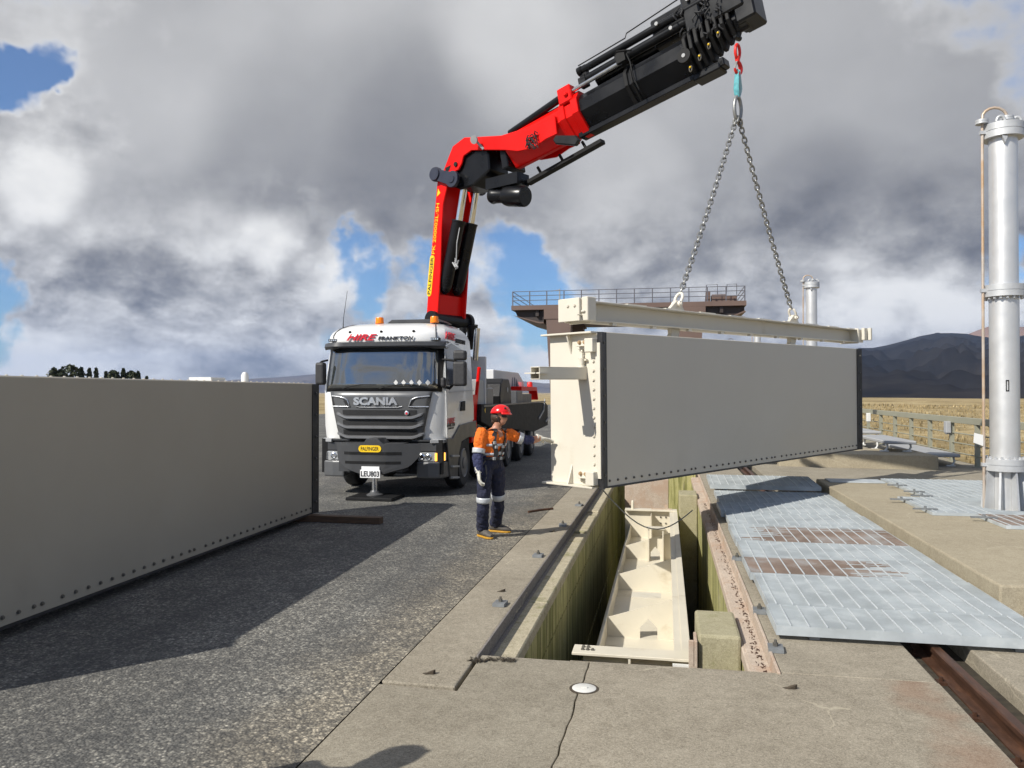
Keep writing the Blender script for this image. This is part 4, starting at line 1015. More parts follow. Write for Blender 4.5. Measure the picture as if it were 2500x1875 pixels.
# lower front: dark mask, headlights, corner bumpers
b = MB(); b.box((TC - 1.2, 14.0, .42), (TC + 1.2, 14.5, 1.065)); BT('front_mask', b, 'blackmatt')
for k in range(22):
    if 8 <= k <= 12: continue
for sx in (-1, 1):
    X = lambda x: TC + sx * x
    b = MB(); b.prism([(.72, 13.93), (.95, 13.93), (1.15, 13.99), (1.245, 14.2), (1.25, 14.95), (.72, 14.95)], lambda x, y: (X(x), y, .345), lambda x, y: (X(x), y, .655)); bc = BT('corner_bumper', b, 'mgrey', bevel=.03, seg=2)
    b = MB(); b.prism([(.72, 13.99), (1.1, 14.0), (1.235, 14.2), (1.24, 14.7), (.72, 14.7)], lambda x, y: (X(x), y, .835), lambda x, y: (X(x), y, 1.02)); BT('lamp_panel', b, 'dgrey', bevel=.02)
    b = MB(); b.prism([(.735, 13.965), (1.07, 13.975), (1.225, 14.17), (1.23, 14.5), (.735, 14.5)], lambda x, y: (X(x), y, .66), lambda x, y: (X(x), y, .83)); hl = BT('headlight', b, 'lamp', bevel=.012)
    for xx, rr in ((.81, .062), (.945, .062)):
        b = MB(); b.lathe((X(xx), 13.972, .745), (0, -1, 0), [(rr, 0), (rr, .012), (rr * .7, .02), (rr * .6, .008), (.001, .006)], 14); BT('lamp_ring', b, 'chrome', hl, smooth=40)
    b = MB(); b.prism([(1.075, 13.965), (1.17, 14.085), (1.215, 14.15), (1.215, 14.2), (1.1, 14.2)], lambda x, y: (X(x), y, .67), lambda x, y: (X(x), y, .82)); BT('indicator', b, 'lampon' if sx > 0 else 'lamp', hl)
    b = MB(); b.prism([(.62, 13.96), (.95, 13.97), (1.1, 14.06), (.62, 14.06)], lambda x, y: (X(x), y, 1.035), lambda x, y: (X(x), y, 1.065)); BT('trim', b, 'dgrey')
    b = MB(); b.prism([(.98, 13.94), (1.2, 14.03), (1.235, 14.2), (1.0, 14.2)], lambda x, y: (X(x), y, 1.0), lambda x, y: (X(x), y, 1.07)); BT('fog_lamp', b, 'lgrey', bevel=.01)
# front stabiliser box with yellow badge, number plate and jack
PV = 13.47
def fp(x, y, v=PV): p = atV(*c1(x, y), v); return (p.x, p.z)
poly = [fp(210, 945), fp(390, 950), fp(545, 950), fp(775, 948), fp(765, 1040), fp(700, 1112), fp(545, 1150), fp(375, 1150), fp(280, 1110), fp(222, 1060)]
b = MB(); cx = TC - .06
zt_, zb_ = fp(400, 947)[1], fp(400, 1150)[1]; lft = [fp(210, 945), fp(222, 1060), fp(280, 1112), fp(375, 1150)]; rgt = [fp(775, 947), fp(765, 1040), fp(700, 1112), fp(545, 1150)]
def edge_(E_, z):
    for p_, q_ in zip(E_, E_[1:]):
        if z >= q_[1]: t = (p_[1] - z) / (p_[1] - q_[1]); return p_[0] + (q_[0] - p_[0]) * max(0, min(1, t))
    return E_[-1][0]
def sfn(u, v):
    z = zb_ + (zt_ - zb_) * v; x = edge_(lft, z) + (edge_(rgt, z) - edge_(lft, z)) * u; return (x, PV + .32 * max(0, abs(x - cx) - .35), z)
b.grid(sfn, 24, 10); b.box((cx - .62, PV + .13, zb_ + .02), (cx + .62, 13.99, zt_ - .004)); sb = BT('stabiliser_box', b, 'dgrey', smooth=25)
b = MB(); b.prism([fp(400, 952), fp(425, 915), fp(500, 915), fp(535, 952)], lambda x, z: (x, PV + .02, z), lambda x, z: (x, 13.9, z)); BT('mount_tab', b, 'dgrey', sb, bevel=.008)
for (xa, ya, xb, yb) in ((272, 1002, 655, 1028), (280, 1065, 650, 1090)):
    a, c_ = fp(xa, ya), fp(xb, yb); b = MB()
    b.grid(lambda u, v: (a[0] + (c_[0] - a[0]) * u, PV - .006 + .32 * max(0, abs(a[0] + (c_[0] - a[0]) * u - cx) - .35), c_[1] + (a[1] - c_[1]) * v), 20, 1); BT('slot', b, 'blackmatt', sb, solid=.004)
a, c_ = fp(375, 982), fp(528, 982); rr = .062; ctr = ((a[0] + c_[0]) / 2, a[1]); hw = (c_[0] - a[0]) / 2 - rr
def stad(cxx, cz, hw, r_, n=8):
    return [(cxx + hw + r_ * math.cos(t), cz + r_ * math.sin(t)) for t in [-math.pi / 2 + math.pi * k / n for k in range(n + 1)]] + [(cxx - hw + r_ * math.cos(t), cz + r_ * math.sin(t)) for t in [math.pi / 2 + math.pi * k / n for k in range(n + 1)]]
b = MB(); b.prism(stad(ctr[0], ctr[1], hw, rr), lambda x, z: (x, PV - .001, z), lambda x, z: (x, PV - .012, z)); bd = BT('maker_badge', b, 'yellow', sb)
text('lettering', 'PALFINGER', .10, (ctr[0] - hw - .015, PV - .013, ctr[1] - .034), (1, 0, 0), (0, 0, 1), 'blacktext', sb, .002, .001, 0, 2 * hw + .03)
a, c_ = fp(385, 1125, PV - .03), fp(520, 1182, PV - .03)
b = MB(); b.box((a[0], PV - .035, c_[1]), (c_[0], PV - .022, a[1])); b.box((a[0] + .02, PV - .021, c_[1] + .02), (c_[0] - .02, PV + .1, a[1] + .06)); npl = BT('number_plate', b, 'whitetext', sb, bevel=.003)
text('lettering', 'LEU803', .135, (a[0] + .018, PV - .036, c_[1] + .028), (1, 0, 0), (0, 0, 1), 'blacktext', sb, .0015, .004, 0, c_[0] - a[0] - .036)
JV = 13.42; jx = atV(*c1(462, 1260), JV).x
b = MB(); b.cone((jx, JV + .16, .07), (jx, JV + .16, .5), .052, n=16); jk = BT('jack_cylinder', b, 'chrome', smooth=40)
b = MB(); b.lathe((jx, JV + .16, .06), (0, 0, 1), [(.15, 0), (.15, .02), (.09, .05), (.07, .09)], 16); BT('jack_foot', b, 'mgrey', jk, smooth=40)
b = MB(); b.box((jx - .42, JV - .2, .002), (jx + .46, JV + .5, .058)); o = b.build('jack_pad', 'blackmatt', bevel=.01); tag(o, 'square black pad on the road under the front stabiliser jack', 'pad')
# cab side: door, glass, arch, mirrors
SU = TC + 1.236
def sp_(x, y, u=SU): p = atU(*c1(x, y), u); return (p.y, p.z)
def side(pxs, nm, mat, off, th=.012, par=None, **k):
    pl = [sp_(*p) for p in pxs]; b = MB()
    def lean(z): return -max(0, z - 2.0) * .052
    b.prism(pl, lambda y, z: (SU + off + lean(z), y, z), lambda y, z: (SU + off + th + lean(z), y, z)); return BT(nm, b, mat, par, **k)
dr = side([(968, 285), (1010, 262), (1085, 300), (1112, 340), (1140, 560), (1148, 700), (1148, 788), (1048, 815), (998, 905), (968, 908)], 'door', 'white', .001, bevel=.008, seg=2)
side([(972, 292), (1012, 272), (1085, 318), (1094, 345), (1096, 545), (972, 556)], 'door_window', 'sideglass', .014, .004, dr)
side([(1062, 665), (1085, 660), (1085, 725), (1056, 728)], 'door_handle', 'blackmatt', .014, .02, dr, bevel=.006)
side([(985, 600), (1150, 585), (1150, 590), (985, 606)], 'body_crease', 'lgrey', .0135, .003, dr)
text('lettering', 'HIRE', .15, (SU + .016, sp_(968, 810)[0], sp_(968, 815)[1]), (0, 1, 0), (0, 0, 1), 'redtext', dr, .002, .002, .25, .55)
text('lettering', 'FRANKTON', .10, (SU + .016, sp_(964, 835)[0], sp_(964, 838)[1]), (0, 1, 0), (0, 0, 1), 'blacktext', dr, .002, .002, 0, .58)
text('lettering', 'LIMITED', .05, (SU + .016, sp_(975, 848)[0], sp_(975, 853)[1]), (0, 1, 0), (0, 0, 1), 'blacktext', dr, .002, .001, 0, .4)
side([(962, 912), (1002, 912), (1050, 822), (1160, 792), (1160, 905), (1110, 905), (1060, 935), (1045, 1010), (1035, 1090), (1035, 1190), (985, 1190), (975, 1085)], 'wheel_arch', 'dgrey', .002, .03, bevel=.01)
for ya in (1025, 1095, 1170): side([(985, ya), (1030, ya), (1030, ya + 12), (985, ya + 14)], 'step', 'lgrey', .033, .05, bevel=.005)
b = MB(); b.box((TC - 1.18, 14.5, .45), (TC + 1.18, 16.1, 1.08)); BT('cab_underside', b, 'blackmatt')
def mbox(xa, ya, xb, yb, v, dep, nm, par=None):
    p, q = atV(*c1(xa, ya), v), atV(*c1(xb, yb), v); b = MB(); b.box((p.x, v, q.z), (q.x, v + dep, p.z)); return BT(nm, b, 'bootblack', par, bevel=.045, seg=3)
mr_ = mbox(1008, 392, 1096, 560, 14.0, .16, 'mirror'); mbox(1010, 318, 1097, 386, 13.98, .15, 'mirror', None)
ml = mbox(78, 400, 138, 552, 13.95, .16, 'mirror')
for pts_, r_ in (([(943, 380), (1015, 388), (1040, 400)], .022), ([(940, 560), (990, 575), (1010, 550)], .03), ([(168, 385), (125, 395), (110, 410)], .02)):
    b = MB(); b.tube([atV(*c1(*q), v_) for q, v_ in zip(pts_, (14.13, 14.06, 14.08))], r_, 8); BT('mirror_arm', b, 'blackmatt', smooth=60)
mbox(925, 500, 958, 570, 13.9, .12, 'corner_cover')
# chassis, wheels, crane base, deck equipment
b = MB(); b.box((TC - .45, 14.6, .62), (TC + .45, 26.8, .95)); b.box((TC - 1.0, 16.6, .9), (TC + 1.0, 26.8, 1.1)); BT('chassis', b, 'blackmatt')
def wheel_mesh():
    b = MB(); R0 = .51; w = .30
    prof = [(.29, .0), (.33, -.012), (.45, -.014), (.495, .02), (.51, .05), (.51, w - .05), (.495, w - .02), (.45, w + .014), (.33, w + .012), (.29, w)]
    b.lathe((0, 0, 0), (1, 0, 0), prof, 32)
    tread = b
    rim = MB(); rim.lathe((0, 0, 0), (1, 0, 0), [(.30, w + .002), (.285, w + .02), (.26, w - .02), (.18, w - .07), (.12, w - .05), (.12, w + .02), (.05, w + .03), (.001, w + .03)], 24)
    for k in range(10):
        a = 2 * math.pi * k / 10; rim.cone((w - .06, .16 * math.cos(a), .16 * math.sin(a)), (w - .02, .16 * math.cos(a), .16 * math.sin(a)), .018, n=6)
    return tread.mesh('tyre', 'tyre', smooth=30), rim.mesh('rim', 'mgrey2', smooth=40)
TYM, RIM = wheel_mesh()
for v in (15.45, 17.35, 20.0, 21.85, 23.7):
    for sx in (1, -1):
        M = Matrix.Translation((TC + 1.235 - .30, v, .515)) if sx > 0 else Matrix.Translation((TC - 1.235 + .30, v, .515)) @ Matrix.Rotation(math.pi, 4, 'Z')
        ty = inst(TYM, 'wheel', TR, M); o = bpy.data.objects.new('rim', RIM); col.objects.link(o); o.parent = ty
b = MB(); b.box((TC - 1.1, 16.45, .85), (TC + 1.15, 16.95, 1.9)); BT('crane_base', b, 'red', bevel=.02)
b = MB(); b.bar((SU - .15, 17.0, 1.55), (SU - .05, 17.0, 2.52), .07, .09); BT('red_lever', b, 'red', bevel=.015)
b = MB(); b.cone((-4.95, 17.4, 1.2), (-4.95, 17.4, 3.35), .42, .36, n=20); BT('slew_column', b, 'black', smooth=40)
b = MB(); b.box((TC - .3, 17.3, 1.1), (SU - .15, 17.9, 2.25)); BT('oil_tank', b, 'lgrey', bevel=.02)
b = MB(); b.box((TC - .5, 17.92, 1.1), (SU - .12, 18.02, 2.80)); wb = BT('white_cabinet', b, 'white', bevel=.012)
b = MB(); b.box((SU - 1.0, 17.905, 2.5), (SU - .42, 17.917, 2.75)); BT('cabinet_door', b, 'whitem', wb)
# long black outrigger beam along the side
pl = [sp_(1200, 682), sp_(1420, 680), (26.4, 1.60), (26.9, 1.50), (26.9, .80), (24.0, .72), sp_(1330, 842), sp_(1255, 835), sp_(1195, 800)]
b = MB(); b.prism(pl, lambda y, z: (SU - .55, y, z), lambda y, z: (SU + .02, y, z)); ob = BT('outrigger_beam', b, 'blackmatt', bevel=.015)
b = MB(); b.box((SU + .021, 17.1, 1.62), (SU + .04, 26.3, 1.66)); BT('beam_rib', b, 'mgrey', ob)
b = MB(); b.bar((SU + .05, 24.8, 1.1), (SU + .05, 25.8, 1.35), .03, .05); b.bar((SU + .05, 25.8, 1.35), (SU + .05, 26.0, 1.72), .03, .05); b.bar((SU + .05, 26.2, .95), (SU + .05, 27.0, 1.08), .03, .04); BT('hose_bracket', b, 'lgrey', ob)
b = MB(); b.prism([(17.2, 1.55), (17.3, 1.6), (17.3, 1.48)], lambda y, z: (SU + .021, y, z), lambda y, z: (SU + .025, y, z)); BT('warning_sticker', b, 'yellow', ob)
for (va, vb, za, zb_, mt, nm, ua) in ((18.2, 18.9, 1.62, 2.06, 'mgrey2', 'tool_box', -.35), (22.3, 23.2, 1.6, 2.0, 'mgrey', 'tool_box', -.4), (23.4, 25.4, 1.6, 1.9, 'dgrey', 'tool_box', -.5)):
    b = MB(); b.box((SU + ua - .6, va, za), (SU + ua + .2, vb, zb_)); BT(nm, b, mt, bevel=.02)
pl = [(20.0, 1.6), (19.95, 1.85), (20.1, 2.2), (20.35, 2.32), (21.1, 2.32), (21.4, 2.1), (21.5, 1.6)]
b = MB(); b.prism(pl, lambda y, z: (SU - .75, y, z), lambda y, z: (SU - .2, y, z)); hr = BT('hose_reel', b, 'black', bevel=.03)
b = MB(); b.lathe((SU - .199, 20.9, 2.02), (1, 0, 0), [(.07, 0), (.07, .01), (.001, .012)], 12); BT('reel_cap', b, 'lgrey', hr)
b = MB(); b.prism([(18.9, 2.0), (19.0, 2.45), (19.15, 2.5), (19.3, 2.4), (19.5, 2.0)], lambda y, z: (SU - .5, y, z), lambda y, z: (SU - .42, y, z)); BT('support_arm', b, 'black', bevel=.02)
b = MB(); b.prism([(22.3, 2.1), (22.3, 2.62), (26.2, 2.62), (27.2, 2.3), (27.2, 2.1)], lambda y, z: (TC - .9, y, z), lambda y, z: (TC + .35, y, z)); BT('deck_cover', b, 'white', bevel=.02)
b = MB(); b.box((TC + .4, 24.6, 2.0), (TC + .75, 27.6, 2.14)); b.bar((TC + .6, 27.6, 2.08), (TC + .6, 27.9, 1.7), .3, .1); BT('jib_frame', b, 'red', bevel=.01)
b = MB(); b.lathe((TC + .55, 27.3, 2.141), (0, 0, 1), [(.1, 0), (.1, .14), (.07, .18), (.001, .19)], 12); BT('beacon', b, 'hookred', smooth=40)
b = MB()
for k in range(9): b.cone((TC + .3 + random.uniform(-.2, .25), 23.6 + .35 * k, 2.05), (TC + .3 + random.uniform(-.2, .25), 23.7 + .35 * k, 2.2 + random.random() * .3), .05, n=8)
BT('hydraulic_fittings', b, 'mgrey2')
for v in (19.0, 20.95, 22.8):
    b = MB(); b.box((SU - .1, v - .03, .45), (SU - .06, v + .03, 1.05)); BT('mudguard_stay', b, 'lgrey')
b = MB(); b.box((SU - .28, 18.3, .5), (SU - .02, 19.2, 1.0)); BT('fuel_tank', b, 'lgrey', bevel=.04, seg=2)

# ------------------------------------------------------------------ loader crane (column, main boom, knuckle, telescopic boom)
C0 = Vector((-4.95, 17.4, 0)); ce = (HOOK - C0); ce.z = 0; CLEN = ce.length; ce.normalize(); cw = Vector((-ce.y, ce.x, 0))
def cr(s, z, o): return C0 + ce * s + cw * o + Vector((0, 0, z))
def tr(pt, o=0.): 
    q = C0 + cw * o; return onplane(pt[0], pt[1], (q.x, q.y), (ce.x, ce.y))
def plate(b, pl, o0, o1): b.prism(pl, lambda s, z: cr(s, z, o0), lambda s, z: cr(s, z, o1)); return b
WH = .41
back = [tr(c2(*p), -WH) for p in [(125, 1640), (140, 1420), (165, 1100), (190, 800), (215, 520)]]
front = [tr(c2(*p), -WH) for p in [(290, 560), (258, 700), (247, 900), (238, 1200), (226, 1400), (215, 1570)]]
colp = back + [(back[-1][0] + .10, back[-1][1] + .14)] + [(front[0][0] + .02, front[0][1] + .15)] + front
b = MB(); plate(b, colp, -WH, -WH + .05); plate(b, [(s + (.12 if i >= len(back) + 1 else 0), z) for i, (s, z) in enumerate(colp)], WH - .05, WH)
mbm = BT('main_boom', b, 'red', bevel=.012)
bw = [(s + .0, z) for s, z in back]
inner = back + [(s + .10, z) for s, z in back[::-1]]
b = MB(); plate(b, [(s + .004, z) for s, z in inner], -WH + .051, WH - .051); BT('boom_web', b, 'red', mbm)
fl = front[-3:]
b = MB(); plate(b, [(back[0][0] + .11, back[0][1] + .05), (back[1][0] + .14, back[1][1] + .0), (fl[1][0] - .0, fl[1][1] + .0), (fl[2][0] - .0, fl[2][1] + .02)], -WH + .052, WH - .052); BT('boom_web', b, 'red', mbm)
# pin assembly at its foot
p0, p1 = cr(.02, 3.60, -.52), cr(.02, 3.60, .62)
b = MB(); b.cone(p0, p1, .15, n=20); b.cone(p0 - cw * .05, p0 + cw * .04, .20, n=20); b.cone(p1 - cw * .05, p1 + cw * .04, .22, n=20); pin = BT('foot_pin', b, 'black', smooth=40)
b = MB(); b.tube([cr(.15, 3.55, .66), cr(.12, 3.3, .7), cr(.0, 3.0, .7)], [.14, .13, .1], 10); b.cone(cr(.3, 3.45, .2), cr(.2, 2.6, .2), .09, n=12); BT('lift_link', b, 'black', pin, smooth=50)
b = MB(); b.cone(cr(.42, 3.45, .55), cr(.35, 2.7, .55), .07, n=12); BT('lift_rod', b, 'chrome', pin, smooth=50)
# the name running up the side of the boom
nrm = -cw
bot = tr(c2(152, 1400), -WH); top_ = tr(c2(178, 1110), -WH); up_ = Vector(cr(top_[0], top_[1], 0) - cr(bot[0], bot[1], 0)).normalized()
ln = math.hypot(top_[0] - bot[0], top_[1] - bot[1]); ctr_ = ((bot[0] + top_[0]) / 2, (bot[1] + top_[1]) / 2)
acr = ce - up_ * ce.dot(up_); acr.normalize()
cc_ = cr(ctr_[0], ctr_[1], -WH)
b = MB(); b.prism(stad(0, 0, ln / 2 - .03, .075), lambda x, y: cc_ + up_ * x - acr * y + nrm * .002, lambda x, y: cc_ + up_ * x - acr * y + nrm * .008); BT('name_badge', b, 'yellow', mbm)
text('lettering', 'PALFINGER', .125, cc_ - up_ * (ln / 2) + nrm * .010 + acr * .045, up_, -acr, 'blacktext', mbm, .002, .002, 0, ln)
s0 = tr(c2(184, 1085), -WH); s1 = tr(c2(222, 690), -WH); ln2 = math.hypot(s1[0] - s0[0], s1[1] - s0[1]); u2 = (cr(s1[0], s1[1], 0) - cr(s0[0], s0[1], 0)).normalized(); a2 = ce - u2 * ce.dot(u2); a2.normalize()
text('lettering', 'PK 200002L·SH', .14, cr(s0[0], s0[1], -WH) + nrm * .006 + a2 * .05, u2, -a2, 'yellow', mbm, .002, .001, 0, ln2)
wc = tr(c2(228, 612), -WH)
b = MB(); b.prism([(wc[0] - .06, wc[1] - .07), (wc[0] + .05, wc[1] + .0), (wc[0] - .02, wc[1] + .11)], lambda s, z: cr(s, z, -WH - .002), lambda s, z: cr(s, z, -WH - .006)); BT('warning_sticker', b, 'yellow', mbm)
# knuckle rams
for o in (-.2, .2):
    bt, tp = tr(c2(325, 1365), 0), tr(c2(432, 835), 0); rt = tr(c2(475, 560), 0)
    A, Bp, D = cr(bt[0], bt[1], o), cr(tp[0], tp[1], o), cr(rt[0], rt[1], o)
    dd = (Bp - A).normalized()
    b = MB(); b.lathe(A, dd, [(.04, -.12), (.11, -.06), (.145, .06), (.15, .25), (.15, (Bp - A).length - .05), (.16, (Bp - A).length - .04), (.16, (Bp - A).length)], 20); ram = BT('knuckle_ram', b, 'boomblack', smooth=40)
    b = MB(); b.cone(Bp, D, .085, n=18); BT('piston_rod', b, 'chrome', ram, smooth=40)
b = MB()
for k in range(7): b.cone(cr(*tr(c2(360 + random.uniform(-25, 35), 1175 + random.uniform(-30, 40)), -.3), -.32), cr(*tr(c2(370 + random.uniform(-25, 30), 1170 + random.uniform(-50, 30)), -.3), -.36), .018, n=6)
b.tube([cr(*tr(c2(390, 880), -.33), -.33), cr(*tr(c2(378, 1000), -.33), -.37), cr(*tr(c2(370, 1150), -.33), -.36)], .012, 6); BT('hose_fittings', b, 'lgrey')
# knuckle links (dog-bone plates)
def bone(o0, o1):
    a, c_ = tr(c9(340, 880), -WH), tr(c9(620, 960), -WH); b = MB()
    ra, rb = .165, .185; an = math.atan2(c_[1] - a[1], c_[0] - a[0]); pl = []
    for k in range(13): t = an + R(50) + R(260) * k / 12; pl.append((a[0] + ra * math.cos(t), a[1] + ra * math.sin(t)))
    for k in range(13): t = an + math.pi + R(50) + R(260) * k / 12; pl.append((c_[0] + rb * math.cos(t), c_[1] + rb * math.sin(t)))
    plate(b, pl, o0, o1); b.cone(cr(c_[0], c_[1], o0 - .02), cr(c_[0], c_[1], o1 + .02), .09, n=16); b.cone(cr(a[0], a[1], o0 - .035), cr(a[0], a[1], o1), .15, n=18); return b
BT('knuckle_link', bone(-WH - .10, -WH - .012), 'navydark', bevel=.008); BT('knuckle_link', bone(WH + .012, WH + .10), 'navydark', bevel=.008)
a_, c_ = tr(c9(340, 880), -WH), tr(c9(620, 960), -WH)
b = MB(); b.cone(cr(a_[0], a_[1], -WH - .01), cr(a_[0], a_[1], WH + .01), .12, n=16); b.cone(cr(c_[0], c_[1], -WH - .01), cr(c_[0], c_[1], WH + .01), .13, n=16)
kc = tr(c2(480, 560), 0)
plate(b, [(kc[0] - .35, kc[1] + .02), (kc[0] - .05, kc[1] - .12), (kc[0] + .35, kc[1] - .1), (kc[0] + .85, kc[1] + .15), (kc[0] + .8, kc[1] + .7), (kc[0] - .2, kc[1] + .6)], -.33, .33); BT('knuckle_block', b, 'boomblack', bevel=.03)
# knuckle boom: two red cheek plates
up_p = [tr(c9(*p), -WH) for p in [(430, 800), (585, 395), (780, 245), (1050, 232), (1400, 212)]] + [tr(c2(*p), -WH) for p in [(880, 110), (1000, 62), (1130, 5)]]
lo_p = [tr(c2(*p), -WH) for p in [(1145, 150), (1060, 190), (960, 262), (840, 285), (740, 275)]] + [tr(c9(*p), -WH) for p in [(1100, 455), (900, 462), (765, 560), (735, 690), (680, 795), (490, 882)]]
chk = up_p + lo_p
b = MB(); plate(b, chk, -WH, -WH + .05); kb = BT('knuckle_boom', b, 'red', bevel=.012)
b = MB(); plate(b, chk, WH - .05, WH); BT('cheek_plate', b, 'red', kb, bevel=.01)
tops = up_p[:5]
b = MB(); plate(b, [(s + .01, z - .012) for s, z in up_p] + [(s + .02, z - .09) for s, z in up_p[::-1]], -WH + .051, WH - .051); BT('top_web', b, 'red', kb)
b = MB(); b.cone(cr(*tr(c9(645, 700), -WH), -WH - .03), cr(*tr(c9(645, 700), -WH), -WH - .001), .05, n=14); BT('pin_cap', b, 'blackmatt', kb)
wl = tr(c9(985, 290), -WH - .1)
b = MB(); b.lathe(cr(wl[0], wl[1], -WH - .14), (-.3, -.7, -.3), [(.03, -.02), (.085, .0), (.09, .05), (.001, .055)], 12); b.bar(cr(wl[0], wl[1] - .02, -WH - .1), cr(wl[0] + .12, wl[1] - .2, -WH), .05, .05); BT('work_lamp', b, 'lgrey', kb, smooth=40)
b = MB(); b.prism([tr(c9(*p), -WH) for p in [(465, 760), (560, 715), (530, 800), (470, 850)]], lambda s, z: cr(s, z, -WH - .002), lambda s, z: cr(s, z, -WH - .005)); BT('warning_sticker', b, 'blackmatt', kb)
# telescopic boom
A = Vector(cr(*tr(c3(395, 1125), 0), 0)); Bq = Vector(cr(*tr(c3(1130, 735), 0), 0)); ax = (Bq - A).normalized()
bu = cw.cross(ax); bu = -bu if bu.z < 0 else bu
HEX = [(-.07, -.41), (.07, -.41), (.36, -.06), (.36, .20), (.22, .38), (-.22, .38), (-.36, .20), (-.36, -.06)]
def bp(t, x, y): return A + ax * t + cw * x + bu * y
def bsec(b, t0, t1, sc0, sc1=None, hexp=HEX):
    sc1 = sc1 or sc0; n = len(hexp)
    vs = [bp(t0, x * sc0, y * sc0) for x, y in hexp] + [bp(t1, x * sc1, y * sc1) for x, y in hexp]
    fsq = [(k, (k + 1) % n, n + (k + 1) % n, n + k) for k in range(n)] + [tuple(range(n))[::-1], tuple(range(n, 2 * n))]
    if cw.cross(bu).dot(ax) < 0: fsq = [f[::-1] for f in fsq]
    b.add(vs, fsq); return b
TL = (HOOK - Vector((A.x, A.y, 0))).dot(Vector((ax.x, ax.y, 0)).normalized()) / Vector((ax.x, ax.y)).length   # tip above the hook
b = bsec(MB(), -1.62, .36, .94); tb = BT('boom_base', b, 'red', bevel=.02)
b = MB(); b.obox(bp(-1.72, 0, -.12), ax * .09, cw * .30, bu * .26); BT('base_end', b, 'boomblack', tb, bevel=.02)
b = bsec(MB(), .20, .36, 1.10); b = bsec(b, -.12, .02, 1.05); BT('collar', b, 'red', tb, bevel=.01)
b = MB(); b.obox(bp(.10, -.30, .40), ax * .16, cw * .10, bu * .17); b.cone(bp(.15, -.45, .38), bp(.15, -.39, .38), .05, n=12); BT('ram_mount', b, 'red', tb, bevel=.02)
tb2 = BT('boom_section', bsec(MB(), .30, TL - .80, .88), 'boomblack', bevel=.03, seg=2)
b = MB(); b.obox(bp((TL) / 2 - .1, .0, -.40), ax * (TL / 2 - .2), cw * .12, bu * .05); BT('slide_rail', b, 'boomblack', tb2, bevel=.01)
b = bsec(MB(), 1.42, 1.50, 1.0); b = bsec(b, 1.56, 1.60, .98); BT('collar', b, 'blackmatt', tb2, bevel=.008)
b = MB(); b.tube([bp(-1.5, -.22, .33), bp(.05, -.30, .43)], .075, 14); BT('extension_ram', b, 'boomblack', smooth=40)
b = MB(); b.tube([bp(-.1, -.30, .43), bp(1.45, -.34, .44)], .042, 12); BT('extension_rod', b, 'chrome', smooth=40)
for k in range(8):   # end collars of the nested sections
    t = TL - .86 + .115 * k; sc = 1.10 - .045 * k
    hx = [(x * (1 + .05 * math.sin(3 * x + k)), y * (1.0 + .04 * (k % 2)) + .045 * k) for x, y in HEX]
    BT('end_collar', bsec(MB(), t, t + .07, sc, sc * .98, hx), 'blackmatt', tb2, bevel=.012)
b = bsec(MB(), TL - .7, TL + .22, .56, .50, [(x, y + .42) for x, y in HEX]); BT('inner_section', b, 'boomblack', tb2, bevel=.02)
b = MB(); b.obox(bp(TL + .17, 0, .34), ax * .10, cw * .20, bu * .30); b.obox(bp(TL + .27, 0, .42), ax * .04, cw * .15, bu * .18); b.obox(bp(TL + .25, -.05, .10), ax * .05, cw * .08, bu * .05); b.cone(bp(TL + .18, -.24, .40), bp(TL + .18, .24, .40), .12, n=14); BT('boom_head', b, 'boomblack', bevel=.03)
b = MB(); b.obox(bp(TL - .62, .0, -.44), ax * .26, cw * .16, bu * .06); b.obox(bp(TL - .34, .0, -.38), ax * .06, cw * .12, bu * .08); BT('slide_stop', b, 'boomblack', tb2, bevel=.02)
lug = Vector((HOOK.x, HOOK.y, zpx(92))); tpz = (bp(TL, 0, .10)).z
b = MB(); b.box((lug.x - .05, lug.y - .05, lug.z - .02), (lug.x + .05, lug.y + .05, tpz + .1)); b.cone(lug - rd * .09, lug + rd * .09, .045, n=12); BT('hook_lug', b, 'boomblack', tb2, bevel=.015)
b = MB(); b.cone(bp(TL - .84, -.45, -.12), bp(TL - .84, -.37, -.12), .125, n=20); rl_ = BT('roller', b, 'blackmatt', tb2, smooth=40)
b = MB(); b.cone(bp(TL - .84, -.460, -.12), bp(TL - .84, -.451, -.12), .035, n=12); BT('roller_cap', b, 'lgrey', rl_)
for k in range(4):
    p = bp(TL - .80 + .19 * k, -.35 + .03 * k, -.36 + .13 * k); b = MB(); pts = []
    for j in range(10):
        a = 2 * math.pi * j / 10; pts.append(p + ax * .025 * math.cos(a) + Vector((0, 0, .055)) * math.sin(a))
    b.tube(pts, .012, 6, closed=True); b.cur = 1; b.ball(p + Vector((0, 0, .02)) - cw * .02, .02, n=8, m=5); BT('hydraulic_coupling', b, ['boltgrey', 'yellow'], tb2, smooth=60)
b = MB(); rng = random.Random(3)
for k in range(26):
    t = TL - .9 + .85 * rng.random(); x = -.42 + .1 * rng.random(); y = -.05 + .75 * rng.random()
    b.tube([bp(t, x, y), bp(t + .05 * rng.uniform(-1, 1), x - .04, y + .05), bp(t + .1 * rng.uniform(-1, 1), x - .01, y + .12)], .014, 5)
BT('hose_loops', b, 'strap', tb2)
